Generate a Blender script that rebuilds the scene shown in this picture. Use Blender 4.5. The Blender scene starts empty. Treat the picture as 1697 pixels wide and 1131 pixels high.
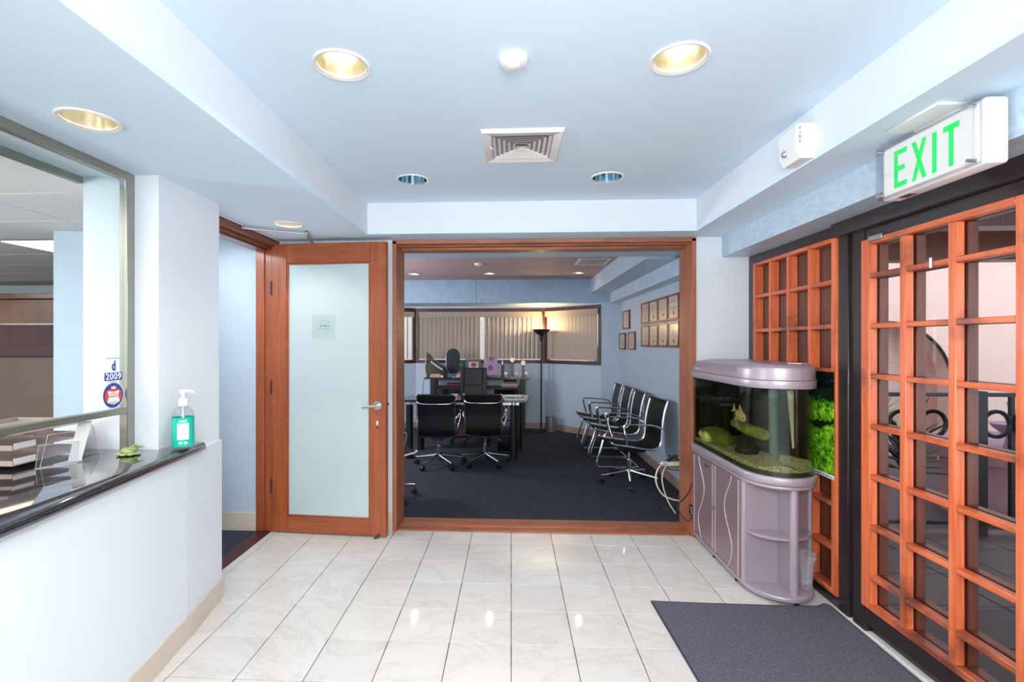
import bpy, bmesh, math, random
from mathutils import Vector, Matrix, Euler
random.seed(7)
PI = math.pi
S = bpy.context.scene
COL = S.collection

# ------------------------------------------------------------------ camera, world, light, exposure
H = 1.472
PSI = math.atan(.048)
cam = bpy.data.cameras.new('camera'); co = bpy.data.objects.new('camera', cam); COL.objects.link(co)
co.location = (0, 0, H); co.rotation_euler = (PI/2, 0, PSI)
cam.sensor_width = 36; cam.lens = 36*815/1697
cam.shift_x = 40.5/1697; cam.shift_y = 3.5/1697; cam.clip_start = .02
S.camera = co
S.view_settings.view_transform = 'Standard'; S.view_settings.look = 'None'
S.view_settings.gamma = 1; S.view_settings.use_curve_mapping = False
S.view_settings.exposure = 1.25
S.cycles.max_bounces = 10; S.cycles.diffuse_bounces = 5; S.cycles.glossy_bounces = 5
S.cycles.transmission_bounces = 8; S.cycles.transparent_max_bounces = 24
S.cycles.caustics_reflective = False; S.cycles.caustics_refractive = False
S.cycles.sample_clamp_indirect = 6; S.cycles.use_denoising = True

world = bpy.data.worlds.new('sky'); S.world = world; world.use_nodes = True
wn = world.node_tree.nodes; wl = world.node_tree.links
bg = wn['Background']
tc = wn.new('ShaderNodeTexCoord'); sx = wn.new('ShaderNodeSeparateXYZ'); rp = wn.new('ShaderNodeValToRGB')
wl.new(tc.outputs['Generated'], sx.inputs[0]); wl.new(sx.outputs['Z'], rp.inputs[0]); wl.new(rp.outputs[0], bg.inputs[0])
rp.color_ramp.elements[0].color = (.86, .88, .90, 1); rp.color_ramp.elements[1].color = (.38, .58, .92, 1)
bg.inputs[1].default_value = 1.45

def area(name, loc, rot, sx_, sy_, power, col=(1, 1, 1)):
    l = bpy.data.lights.new(name, 'AREA'); l.shape = 'RECTANGLE'; l.size = sx_; l.size_y = sy_
    l.energy = power; l.color = col
    o = bpy.data.objects.new(name, l); COL.objects.link(o); o.location = loc; o.rotation_euler = rot
    return o
def spot(name, loc, power, ang=120, col=(1, .9, .78), r=.05, rot=(0, 0, 0)):
    l = bpy.data.lights.new(name, 'SPOT'); l.energy = power; l.spot_size = math.radians(ang); l.spot_blend = .7
    l.color = col; l.shadow_soft_size = r
    o = bpy.data.objects.new(name, l); COL.objects.link(o); o.location = loc; o.rotation_euler = rot
    return o
# unseen area light added behind the camera as flash fill, and the bounced flash
area('flash_fill_light', (0.1, -1.25, 2.40), (math.radians(30), 0, 0), 2.2, 1.8, 72, (1, 1, .985))
area('bounce_flash', (0.05, -.25, 1.95), (math.radians(78), 0, 0), .55, .4, 13, (1, .98, .96))
# unseen fill lights added in the neighbouring rooms
area('side_office_fill', (-7.4, 4.6, 2.30), (0, 0, 0), 1.6, 1.2, 60, (1, .92, .84))
area('side_office_near_fill', (-3.1, 1.2, 2.30), (0, 0, 0), 1.2, 1.2, 20, (1, .95, .9))
pl = bpy.data.lights.new('side_ceiling_fill', 'POINT'); pl.energy = 75; pl.shadow_soft_size = .25; pl.color = (1, .95, .9)  # unseen point light added to brighten the side-office ceiling
po = bpy.data.objects.new('side_ceiling_fill', pl); COL.objects.link(po); po.location = (-4.3, 1.2, 1.5)
area('corridor_fill', (-2.2, 3.2, 2.25), (0, 0, 0), .2, .4, 2.6, (.92, .96, 1))
def bulb(name, loc, power, r=.2, col=(1, 1, 1)):
    l = bpy.data.lights.new(name, 'POINT'); l.energy = power; l.shadow_soft_size = r; l.color = col
    o = bpy.data.objects.new(name, l); COL.objects.link(o); o.location = loc; return o
bulb('office_fill_light', (-2.7, 5.7, 1.7), 62, .25, (.97, .97, 1))  # unseen fill added to brighten the office and its ceiling
area('terrace_light', (3.2, 3.0, 2.40), (0, 0, 0), .3, .3, 3, (1, .85, .7))

# ------------------------------------------------------------------ materials
def lin(c):
    return tuple(((v/255)/12.92 if v/255 <= .04045 else ((v/255+.055)/1.055)**2.4) for v in c)
def nodemat(name):
    m = bpy.data.materials.new(name); m.use_nodes = True
    return m, m.node_tree.nodes, m.node_tree.links, m.node_tree.nodes['Principled BSDF']
def coords(n, l, scale=(1, 1, 1), world_=False):
    mp = n.new('ShaderNodeMapping'); mp.inputs['Scale'].default_value = scale
    if world_:
        g = n.new('ShaderNodeNewGeometry'); l.new(g.outputs['Position'], mp.inputs[0])
    else:
        t = n.new('ShaderNodeTexCoord'); l.new(t.outputs['Object'], mp.inputs[0])
    return mp
def noise(n, l, mp, scale, detail=4, rough=.55, dist=0):
    t = n.new('ShaderNodeTexNoise'); t.inputs['Scale'].default_value = scale; t.inputs['Detail'].default_value = detail
    t.inputs['Roughness'].default_value = rough; t.inputs['Distortion'].default_value = dist
    l.new(mp.outputs[0], t.inputs['Vector']); return t
def ramp(n, l, src, stops):
    r = n.new('ShaderNodeValToRGB'); l.new(src, r.inputs[0]); e = r.color_ramp.elements
    while len(e) < len(stops): e.new(.5)
    for k, (p, c) in enumerate(stops): e[k].position = p; e[k].color = (*c, 1)
    return r
def bumpn(n, l, src, b, strength, dist=.002):
    k = n.new('ShaderNodeBump'); k.inputs['Strength'].default_value = strength; k.inputs['Distance'].default_value = dist
    l.new(src, k.inputs['Height']); l.new(k.outputs[0], b.inputs['Normal'])
def M(name, col, rough=.5, metal=0, var=.06, scale=6, bump=0, bscale=None, coat=0, stretch=(1, 1, 1), world_=False, bdist=.002, spec=.5):
    m, n, l, b = nodemat(name); c = lin(col)
    mp = coords(n, l, stretch, world_); t = noise(n, l, mp, scale)
    r = ramp(n, l, t.outputs['Fac'], [(.25, tuple(v*(1-var) for v in c)), (.75, tuple(min(1, v*(1+var)) for v in c))])
    l.new(r.outputs[0], b.inputs['Base Color'])
    b.inputs['Roughness'].default_value = rough; b.inputs['Metallic'].default_value = metal
    b.inputs['Coat Weight'].default_value = coat; b.inputs['Coat Roughness'].default_value = .08
    b.inputs['Specular IOR Level'].default_value = spec
    if bump:
        t2 = noise(n, l, mp, bscale or scale*6, 3); bumpn(n, l, t2.outputs['Fac'], b, bump, bdist)
    return m
def wood(name, dark, light, axis='z', rough=.35, wear=None, coat=.25, wr=(.56, .70)):
    m, n, l, b = nodemat(name)
    sc = {'x': (1.2, 26, 26), 'y': (26, 1.2, 26), 'z': (26, 26, 1.2)}[axis]
    mp = coords(n, l, sc, True); t = noise(n, l, mp, 1.6, 6, .6, .6)
    d, g = lin(dark), lin(light); md = tuple((a+c)/2 for a, c in zip(d, g))
    r = ramp(n, l, t.outputs['Fac'], [(.28, d), (.5, md), (.72, g)]); out = r.outputs[0]
    mp2 = coords(n, l, (1, 1, 1), True); t2 = noise(n, l, mp2, 3.2, 5, .6)
    mx = n.new('ShaderNodeMix'); mx.data_type = 'RGBA'
    rr = ramp(n, l, t2.outputs['Fac'], [(wr[0], (0, 0, 0)), (wr[1], (.85, .85, .85))])
    l.new(rr.outputs[0], mx.inputs[0]); l.new(out, mx.inputs[6]); mx.inputs[7].default_value = (*(lin(wear) if wear else d), 1)
    l.new(mx.outputs[2], b.inputs['Base Color'])
    b.inputs['Roughness'].default_value = rough; b.inputs['Coat Weight'].default_value = coat; b.inputs['Coat Roughness'].default_value = .15
    bumpn(n, l, t.outputs['Fac'], b, .15, .001)
    return m
def emit(name, col, st):
    m, n, l, b = nodemat(name); b.inputs['Base Color'].default_value = (*lin(col), 1)
    b.inputs['Emission Color'].default_value = (*lin(col), 1); b.inputs['Emission Strength'].default_value = st
    return m
def thinglass(name, tint=(250, 255, 252), gloss=.06, rough=.0, ior=1.45, gmax=1.0):
    m, n, l, b = nodemat(name); n.remove(b); out = n['Material Output']
    tr = n.new('ShaderNodeBsdfTransparent'); tr.inputs[0].default_value = (*lin(tint), 1)
    gl = n.new('ShaderNodeBsdfGlossy'); gl.inputs['Roughness'].default_value = rough
    lw = n.new('ShaderNodeFresnel'); ge = n.new('ShaderNodeNewGeometry'); mr = n.new('ShaderNodeMapRange')
    mr.inputs[3].default_value = ior; mr.inputs[4].default_value = 1/ior
    l.new(ge.outputs['Backfacing'], mr.inputs[0]); l.new(mr.outputs[0], lw.inputs[0])
    mx = n.new('ShaderNodeMixShader'); l.new(lw.outputs[0], mx.inputs[0]); l.new(tr.outputs[0], mx.inputs[1]); l.new(gl.outputs[0], mx.inputs[2])
    l.new(mx.outputs[0], out.inputs[0]); return m

W = {}
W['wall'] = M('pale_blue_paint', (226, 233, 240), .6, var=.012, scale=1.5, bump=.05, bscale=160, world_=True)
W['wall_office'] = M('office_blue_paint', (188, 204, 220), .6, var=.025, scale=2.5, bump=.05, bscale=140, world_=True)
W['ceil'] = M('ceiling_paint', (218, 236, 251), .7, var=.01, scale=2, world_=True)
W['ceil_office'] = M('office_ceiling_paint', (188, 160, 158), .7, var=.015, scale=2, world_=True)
W['base'] = M('beige_vinyl_base', (214, 202, 186), .5, var=.03)
W['base_shaded'] = M('shaded_vinyl_base', (168, 142, 132), .5, var=.03)  # beige base darkened, the office shade put into its colour
W['white'] = M('white_plastic', (238, 238, 238), .4, var=.01)
W['offwhite'] = M('off_white_plastic', (228, 224, 220), .45, var=.02)
W['paper'] = M('paper', (236, 234, 230), .8, var=.01)
W['chrome'] = M('chrome', (225, 225, 228), .12, 1, var=.02)
W['satin'] = M('satin_metal', (190, 190, 186), .3, 1, var=.04, scale=20)
W['alu'] = M('aluminium_frame', (158, 156, 146), .4, .8, var=.04, scale=10)
W['black'] = M('black_plastic', (16, 16, 19), .4, var=.1)
W['blackgloss'] = M('black_lacquer', (16, 17, 20), .12, var=.1, coat=.6)
W['leather'] = M('black_leather', (13, 13, 16), .40, var=.12, scale=12, bump=.2, bscale=260, bdist=.001, spec=.3)
W['mesh'] = M('black_fabric', (14, 14, 16), .75, var=.1, scale=60, bump=.3, bscale=500, bdist=.001, spec=.2)
W['darkframe'] = M('dark_brown_paint', (48, 38, 40), .32, var=.12, scale=5, coat=.2)
def scratched(m):
    n, l = m.node_tree.nodes, m.node_tree.links; b = n['Principled BSDF']
    src = b.inputs['Base Color'].links[0].from_socket
    mp = coords(n, l, (1, .12, 1), True); t = noise(n, l, mp, 55, 4, .7)
    r = ramp(n, l, t.outputs['Fac'], [(.70, (0, 0, 0)), (.73, (1, 1, 1))])
    mx = n.new('ShaderNodeMix'); mx.data_type = 'RGBA'; l.new(r.outputs[0], mx.inputs[0]); l.new(src, mx.inputs[6]); mx.inputs[7].default_value = (*lin((190, 182, 184)), 1)
    l.new(mx.outputs[2], b.inputs['Base Color'])
scratched(W['darkframe'])
W['redbrown'] = M('window_frame_stain', (74, 30, 28), .4, var=.12, scale=8)
W['lampmetal'] = M('dark_bronze', (42, 38, 40), .4, .4, var=.06)
W['silver'] = M('silver_grey_laminate', (176, 162, 172), .35, .35, var=.035, scale=90)
W['silverdark'] = M('silver_grey_front', (150, 128, 132), .35, .35, var=.05, scale=14)
W['orange_z'] = wood('cedar_upright', (196, 84, 44), (240, 132, 82), 'z', wear=(112, 56, 38), wr=(.54, .70))
W['orange_y'] = wood('cedar_crossbar', (186, 80, 46), (232, 124, 76), 'y', wear=(100, 58, 42), wr=(.47, .62))
W['brownback'] = wood('stained_back_board', (70, 40, 34), (108, 66, 54), 'z', .28)
W['outer_wood'] = wood('outer_lattice_wood', (84, 42, 32), (122, 68, 50), 'z', .4)  # the outer lattice's shade is carried in this darker brown
W['door_z'] = wood('mahogany_upright', (132, 66, 34), (176, 92, 50), 'z', wear=(182, 112, 76), wr=(.60, .75))
W['door_x'] = wood('mahogany_rail', (134, 68, 36), (174, 92, 50), 'x', wear=(182, 114, 78), wr=(.60, .75))
W['door_y'] = wood('mahogany_header', (96, 48, 30), (140, 74, 46), 'y')
W['casing_z'] = wood('casing_upright', (134, 78, 52), (190, 118, 84), 'z', .45, coat=.05)
W['casing_x'] = wood('casing_head', (134, 78, 52), (192, 122, 88), 'x', .45, coat=.05)
W['cabinet_wood'] = wood('office_cabinet_wood', (92, 56, 38), (124, 78, 54), 'z')
W['glass'] = thinglass('clear_glass', (240, 250, 248))
W['doorglass'] = thinglass('door_glass', (248, 246, 246), ior=1.3)
W['sheetglass'] = thinglass('counter_screen_glass', (240, 246, 246), ior=1.22)
W['acrylic'] = thinglass('clear_acrylic', (248, 249, 250), ior=1.42)
W['tankglass'] = thinglass('aquarium_glass', (238, 244, 234), ior=1.4)
W['water'] = thinglass('aquarium_water', (226, 222, 206), ior=1.06)
W['brass'] = M('gold_reflector', (250, 238, 218), .16, .85, var=.25, scale=30, stretch=(1, 1, .1))
W['mirrorcan'] = M('mirror_reflector', (205, 225, 238), .08, 1, var=.3, scale=16, stretch=(1, 1, .1))
W['bulb'] = emit('warm_bulb', (255, 238, 205), 5)
W['bulb_dim'] = emit('dim_bulb', (255, 232, 208), 30)
W['troffer'] = emit('lit_light_panel', (255, 236, 214), 1.3)
W['shadeglow'] = emit('lamp_bowl_glow', (255, 214, 150), 3)
W['carpet'] = M('charcoal_carpet', (60, 64, 72), .95, var=.34, scale=30, bump=.6, bscale=300, stretch=(.35, 2.5, 1), world_=True, bdist=.004, spec=.15)
W['carpet2'] = M('blue_carpet', (52, 60, 78), .95, var=.15, scale=60, bump=.5, bscale=300, world_=True, bdist=.004)
W['grout'] = M('tile_grout', (96, 80, 72), .8, var=.1, world_=True)
W['pinkwall'] = M('terrace_wall_paint', (224, 192, 176), .8, var=.03, scale=2, bump=.1, bscale=60, world_=True)
W['terracefloor'] = M('terrace_tile', (84, 76, 74), .5, var=.08, scale=3, world_=True)
W['iron'] = M('black_iron', (20, 19, 22), .45, .3, var=.1)
W['stone'] = M('pink_stone', (158, 128, 130), .8, var=.12, scale=14, bump=.3, world_=True)
W['leafdark'] = M('dark_leaf', (34, 52, 30), .45, var=.3, scale=8)
W['leafbright'] = M('bright_leaf', (140, 168, 80), .45, var=.25, scale=8)
W['stem'] = M('plant_stem', (84, 70, 46), .7, var=.2)
W['blind'] = M('blind_fabric', (208, 194, 182), .8, var=.04, scale=30, bump=.1, bscale=200)
def translucent(m, amt):
    n, l = m.node_tree.nodes, m.node_tree.links; b = n['Principled BSDF']; out = n['Material Output']
    t = n.new('ShaderNodeBsdfTranslucent'); t.inputs[0].default_value = (*lin((214, 190, 170)), 1)
    mx = n.new('ShaderNodeMixShader'); mx.inputs[0].default_value = amt
    l.new(b.outputs[0], mx.inputs[1]); l.new(t.outputs[0], mx.inputs[2]); l.new(mx.outputs[0], out.inputs[0])
translucent(W['blind'], .3)
W['valance'] = M('blind_valance', (168, 153, 138), .7, var=.04)
W['smoky'] = M('smoky_plastic', (98, 92, 92), .3, var=.1)
W['cable_w'] = M('cream_cable', (228, 214, 196), .5, var=.02)
W['rubber'] = M('black_cable', (26, 24, 26), .5, var=.05)
def marble():
    m, n, l, b = nodemat('white_marble_tile')
    mp = coords(n, l, (1, 1.6, 1), True)
    t = noise(n, l, mp, 1.7, 9, .68, .8)
    r = ramp(n, l, t.outputs['Fac'], [(.42, lin((228, 223, 217))), (.485, lin((224, 219, 213))), (.505, lin((216, 211, 205))), (.525, lin((225, 220, 215))), (.62, lin((229, 225, 220)))])
    oi = n.new('ShaderNodeObjectInfo')
    hs = n.new('ShaderNodeHueSaturation'); l.new(r.outputs[0], hs.inputs['Color'])
    mr = n.new('ShaderNodeMapRange'); l.new(oi.outputs['Random'], mr.inputs[0]); mr.inputs[3].default_value = .95; mr.inputs[4].default_value = 1.02
    l.new(mr.outputs[0], hs.inputs['Value']); l.new(hs.outputs[0], b.inputs['Base Color'])
    b.inputs['Roughness'].default_value = .07; b.inputs['Specular IOR Level'].default_value = .45
    return m
W['marble'] = marble()
def granite():
    m, n, l, b = nodemat('dark_polished_granite'); mp = coords(n, l, (1, 1, 1), True)
    t = noise(n, l, mp, 120, 2, .5)
    r = ramp(n, l, t.outputs['Fac'], [(.35, lin((26, 26, 30))), (.6, lin((46, 44, 50))), (.72, lin((86, 76, 82)))])
    l.new(r.outputs[0], b.inputs['Base Color']); b.inputs['Roughness'].default_value = .06; b.inputs['Specular IOR Level'].default_value = .9
    b.inputs['Coat Weight'].default_value = .8; b.inputs['Coat Roughness'].default_value = .03
    return m
W['granite'] = granite()
def matmat():
    m, n, l, b = nodemat('floor_mat_pile'); mp = coords(n, l, (1, 1, 1), True)
    t = noise(n, l, mp, 150, 2, .6); r = ramp(n, l, t.outputs['Fac'], [(.35, lin((74, 78, 90))), (.55, lin((98, 96, 110))), (.68, lin((128, 104, 122)))])
    l.new(r.outputs[0], b.inputs['Base Color']); b.inputs['Roughness'].default_value = .95; bumpn(n, l, t.outputs['Fac'], b, .5, .003)
    return m
W['mat'] = matmat()
def stucco(name, col, rough=.35, sc=14, st=.5):
    m, n, l, b = nodemat(name); mp = coords(n, l, (1, .6, 1), True)
    t = noise(n, l, mp, sc, 6, .65, 2.2); c = lin(col)
    r = ramp(n, l, t.outputs['Fac'], [(.4, tuple(v*.86 for v in c)), (.6, c)])
    l.new(r.outputs[0], b.inputs['Base Color']); b.inputs['Roughness'].default_value = rough
    bumpn(n, l, t.outputs['Fac'], b, st, .012); return m
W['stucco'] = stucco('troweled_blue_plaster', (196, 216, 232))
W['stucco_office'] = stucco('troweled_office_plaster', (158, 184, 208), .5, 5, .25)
def frosted():
    m, n, l, b = nodemat('frosted_glass'); mp = coords(n, l, (1, 1, 1)); t = noise(n, l, mp, 1.5)
    r = ramp(n, l, t.outputs['Fac'], [(.3, lin((182, 200, 202))), (.7, lin((190, 207, 207)))])
    l.new(r.outputs[0], b.inputs['Base Color']); b.inputs['Roughness'].default_value = .22; b.inputs['Coat Weight'].default_value = .7
    b.inputs['Coat Roughness'].default_value = .02
    return m
W['frosted'] = frosted()
def acoustic():
    m, n, l, b = nodemat('acoustic_tile_board'); mp = coords(n, l, (1, 1, 1), True); t = noise(n, l, mp, 90, 2)
    r = ramp(n, l, t.outputs['Fac'], [(.35, lin((222, 212, 208))), (.65, lin((244, 236, 232)))])
    l.new(r.outputs[0], b.inputs['Base Color']); b.inputs['Roughness'].default_value = .9; return m
W['acoustic'] = acoustic()
def aquascape():
    m, n, l, b = nodemat('aquascape_print'); mp = coords(n, l, (1, 1, 1), True)
    v = noise(n, l, mp, 24, 9, .78, .8); v2 = noise(n, l, mp, 7, 2)
    r = ramp(n, l, v.outputs['Fac'], [(.34, lin((8, 34, 14))), (.46, lin((44, 128, 24))), (.56, lin((150, 214, 34))), (.68, lin((226, 246, 110)))])
    r2 = ramp(n, l, v.outputs['Fac'], [(.55, lin((6, 12, 10))), (.66, lin((24, 110, 90)))])
    s = n.new('ShaderNodeSeparateXYZ'); g = n.new('ShaderNodeNewGeometry'); l.new(g.outputs['Position'], s.inputs[0])
    ad = n.new('ShaderNodeMath'); ad.operation = 'MULTIPLY_ADD'; l.new(v2.outputs['Fac'], ad.inputs[0]); ad.inputs[1].default_value = .22; l.new(s.outputs['Z'], ad.inputs[2])
    st = ramp(n, l, ad.outputs[0], [(0, (0, 0, 0)), (1, (1, 1, 1))])
    st.color_ramp.interpolation = 'LINEAR'
    mr = n.new('ShaderNodeMapRange'); l.new(ad.outputs[0], mr.inputs[0]); mr.inputs[1].default_value = 1.235; mr.inputs[2].default_value = 1.265
    mx = n.new('ShaderNodeMix'); mx.data_type = 'RGBA'; l.new(mr.outputs[0], mx.inputs[0]); l.new(r.outputs[0], mx.inputs[6]); l.new(r2.outputs[0], mx.inputs[7])
    # a dark band where the two planted terraces of the printed picture meet
    m1 = n.new('ShaderNodeMath'); m1.operation = 'SUBTRACT'; l.new(ad.outputs[0], m1.inputs[0]); m1.inputs[1].default_value = 1.115
    m2 = n.new('ShaderNodeMath'); m2.operation = 'ABSOLUTE'; l.new(m1.outputs[0], m2.inputs[0])
    mr2 = n.new('ShaderNodeMapRange'); l.new(m2.outputs[0], mr2.inputs[0]); mr2.inputs[1].default_value = .012; mr2.inputs[2].default_value = .035
    mx2 = n.new('ShaderNodeMix'); mx2.data_type = 'RGBA'; l.new(mr2.outputs[0], mx2.inputs[0]); mx2.inputs[6].default_value = (*lin((10, 40, 16)), 1); l.new(mx.outputs[2], mx2.inputs[7])
    l.new(mx2.outputs[2], b.inputs['Base Color']); b.inputs['Roughness'].default_value = .25
    return m
W['aquascape'] = aquascape()
def gravel():
    m, n, l, b = nodemat('gravel_mix'); mp = coords(n, l, (1, 1, 1), True); t = noise(n, l, mp, 110, 2, .7)
    r = ramp(n, l, t.outputs['Fac'], [(.35, lin((104, 88, 62))), (.46, lin((206, 188, 150))), (.6, lin((246, 236, 206)))])
    l.new(r.outputs[0], b.inputs['Base Color']); b.inputs['Roughness'].default_value = .9; bumpn(n, l, t.outputs['Fac'], b, 1, .01); return m
W['gravel'] = gravel()

# ------------------------------------------------------------------ builders
ROOT = {}     # object -> world matrix of its thing
class P:
    def __init__(s): s.bm = bmesh.new()
    def _x(s, vs, m):
        if m is not None: bmesh.ops.transform(s.bm, matrix=m, verts=vs)
    def box(s, a, b, bev=0, m=None, seg=1):
        c = [(x+y)/2 for x, y in zip(a, b)]; d = [max(abs(y-x), 1e-5) for x, y in zip(a, b)]
        r = bmesh.ops.create_cube(s.bm, size=1, matrix=Matrix.Translation(c) @ Matrix.Diagonal((*d, 1)))
        vs = r['verts']
        if bev:
            es = list({e for v in vs for e in v.link_edges})
            g = bmesh.ops.bevel(s.bm, geom=es, offset=min(bev, min(d)*.49), segments=seg, profile=.5, affect='EDGES')
            vs = list({v for f in g['faces'] for v in f.verts} | {v for v in vs if v.is_valid})
            vs = list({v for f in {f for v in vs for f in v.link_faces} for v in f.verts})
        s._x(vs, m); return s
    def poly(s, pts, d, m=None, bev=0):
        """prism: polygon pts (3d list) extruded by vector d"""
        vs = [s.bm.verts.new(p) for p in pts]; f = s.bm.faces.new(vs)
        r = bmesh.ops.extrude_face_region(s.bm, geom=[f]); nv = [e for e in r['geom'] if isinstance(e, bmesh.types.BMVert)]
        bmesh.ops.translate(s.bm, verts=nv, vec=d)
        allv = vs+nv
        bmesh.ops.recalc_face_normals(s.bm, faces=list({f for v in allv for f in v.link_faces}))
        s._x(allv, m); return s
    def tube(s, path, r, seg=10, closed=False, m=None, sx=1.0, flat=None):
        path = [Vector(p) for p in path]; n = len(path); rings = []; up = None
        for i, p in enumerate(path):
            if closed: t = path[(i+1) % n]-path[i-1]
            else: t = path[min(i+1, n-1)]-path[max(i-1, 0)]
            t = t.normalized() if t.length > 1e-9 else Vector((0, 0, 1))
            if up is None:
                up = Vector((0, 0, 1)) if abs(t.z) < .95 else Vector((1, 0, 0))
            a = t.cross(up)
            if a.length < 1e-4: a = t.cross(Vector((0, 1, 0)))
            a.normalize(); b = a.cross(t).normalized(); up = b
            rr = r[i] if isinstance(r, (list, tuple)) else r
            rings.append([s.bm.verts.new(p + a*math.cos(2*PI*k/seg)*rr*sx + b*math.sin(2*PI*k/seg)*rr) for k in range(seg)])
        m_ = n if closed else n-1
        for i in range(m_):
            A, B = rings[i], rings[(i+1) % n]
            for k in range(seg): s.bm.faces.new((A[k], A[(k+1) % seg], B[(k+1) % seg], B[k]))
        if not closed:
            s.bm.faces.new(rings[0]); s.bm.faces.new(rings[-1][::-1])
        s._x([v for r_ in rings for v in r_], m); return s
    def lathe(s, prof, c=(0, 0, 0), seg=24, m=None, cap=True, wob=None):
        c = Vector(c); rings = []
        for (r, z) in prof:
            if r < 1e-5: rings.append([s.bm.verts.new(c+Vector((0, 0, z)))])
            else: rings.append([s.bm.verts.new(c+Vector(((r+(wob(k, z) if wob else 0))*math.cos(2*PI*k/seg), (r+(wob(k, z) if wob else 0))*math.sin(2*PI*k/seg), z))) for k in range(seg)])
        for A, B in zip(rings, rings[1:]):
            if len(A) == 1 and len(B) == 1: continue
            for k in range(seg):
                k2 = (k+1) % seg
                if len(A) == 1: s.bm.faces.new((A[0], B[k2], B[k]))
                elif len(B) == 1: s.bm.faces.new((A[k], A[k2], B[0]))
                else: s.bm.faces.new((A[k], A[k2], B[k2], B[k]))
        if cap:
            if len(rings[0]) > 1: s.bm.faces.new(rings[0][::-1])
            if len(rings[-1]) > 1: s.bm.faces.new(rings[-1])
        s._x([v for r_ in rings for v in r_], m); return s
    def cyl(s, a, b, r, seg=16, r2=None): return s.tube([a, b], [r, r if r2 is None else r2], seg)
    def ball(s, c, r, sc=(1, 1, 1), seg=14, m=None):
        g = bmesh.ops.create_uvsphere(s.bm, u_segments=seg, v_segments=max(6, seg//2), radius=r, matrix=Matrix.Translation(c) @ Matrix.Diagonal((*sc, 1)))
        s._x(g['verts'], m); return s
    def sheet(s, prof, x0, x1, th):
        """prof list of (y,z): sling of thickness th from x0 to x1"""
        n = len(prof); nr = []
        for i in range(n):
            a = Vector(prof[max(i-1, 0)]); b = Vector(prof[min(i+1, n-1)]); t = (b-a).normalized(); nr.append(Vector((-t.y, t.x)))
        R = []
        for i, p in enumerate(prof):
            q = Vector(p)+nr[i]*th
            R.append([s.bm.verts.new((x0, p[0], p[1])), s.bm.verts.new((x1, p[0], p[1])), s.bm.verts.new((x1, q.x, q.y)), s.bm.verts.new((x0, q.x, q.y))])
        for A, B in zip(R, R[1:]):
            for k in range(4): s.bm.faces.new((A[k], A[(k+1) % 4], B[(k+1) % 4], B[k]))
        s.bm.faces.new(R[0][::-1]); s.bm.faces.new(R[-1]); return s
    def done(s, name, mat, parent=None, w=True, loc=None, kind=None, sharp=38):
        bmesh.ops.recalc_face_normals(s.bm, faces=s.bm.faces)
        me = bpy.data.meshes.new(name)
        if parent is not None and w: bmesh.ops.transform(s.bm, matrix=ROOT[parent].inverted(), verts=s.bm.verts)
        if parent is None and loc is not None: bmesh.ops.translate(s.bm, verts=s.bm.verts, vec=[-v for v in loc])
        s.bm.to_mesh(me); s.bm.free()
        me.polygons.foreach_set('use_smooth', [True]*len(me.polygons)); me.set_sharp_from_angle(angle=math.radians(sharp))
        ms = mat if isinstance(mat, (list, tuple)) else [mat]
        for k in ms: me.materials.append(W[k] if isinstance(k, str) else k)
        o = bpy.data.objects.new(name, me); COL.objects.link(o)
        if parent is not None: o.parent = parent; ROOT[o] = ROOT[parent]
        else:
            if loc is not None: o.location = loc
            ROOT[o] = Matrix.Translation(loc if loc is not None else (0, 0, 0))
        if kind: o['kind'] = kind
        return o
def thing(name, label, cat, loc=(0, 0, 0), rz=0, group=None, kind=None):
    o = bpy.data.objects.new(name, None); COL.objects.link(o); o.location = loc; o.rotation_euler = (0, 0, rz)
    o.empty_display_size = .05
    if label: o['label'] = label
    if cat: o['category'] = cat
    if group: o['group'] = group
    if kind: o['kind'] = kind
    ROOT[o] = Matrix.Translation(loc) @ Matrix.Rotation(rz, 4, 'Z'); return o
def tag(o, label, cat, group=None, kind=None):
    o['label'] = label; o['category'] = cat
    if group: o['group'] = group
    if kind: o['kind'] = kind
    return o
def struct(name, p, mat, loc=None): return p.done(name, mat, None, loc=loc, kind='structure')
def sbox(name, a, b, mat, bev=0): return struct(name, P().box(a, b, bev), mat, loc=a)
def copytree(src, loc, rz, label=None, group=None):
    r = src.copy(); COL.objects.link(r); r.location = loc; r.rotation_euler = (0, 0, rz)
    ROOT[r] = Matrix.Translation(loc) @ Matrix.Rotation(rz, 4, 'Z')
    if label: r['label'] = label
    if group: r['group'] = group
    def rec(a, b):
        for ch in list(a.children):
            c = ch.copy(); COL.objects.link(c); c.parent = b; rec(ch, c)
    rec(src, r); return r
def inst(ob, parent, loc, rot=(0, 0, 0), scale=None):
    c = ob.copy(); COL.objects.link(c); c.parent = parent; c.location = loc; c.rotation_euler = rot
    if scale: c.scale = scale
    return c
def text(name, s, size, mat, parent, m, extrude=.0006, bold=0, space=1.0, sx=1.0):
    cu = bpy.data.curves.new(name, 'FONT'); cu.body = s; cu.size = size; cu.extrude = extrude; cu.offset = bold
    cu.align_x = 'CENTER'; cu.align_y = 'CENTER'; cu.space_character = space
    o = bpy.data.objects.new(name, cu); COL.objects.link(o)
    bpy.context.view_layer.update()
    me = bpy.data.meshes.new_from_object(o.evaluated_get(bpy.context.evaluated_depsgraph_get()))
    bpy.data.objects.remove(o); bpy.data.curves.remove(cu)
    me.transform((ROOT[parent].inverted() if parent else Matrix()) @ m @ Matrix.Diagonal((sx, 1, 1, 1))); me.materials.clear(); me.materials.append(W[mat])
    o = bpy.data.objects.new(name, me); COL.objects.link(o)
    if parent: o.parent = parent
    ROOT[o] = ROOT.get(parent, Matrix()); return o
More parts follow.
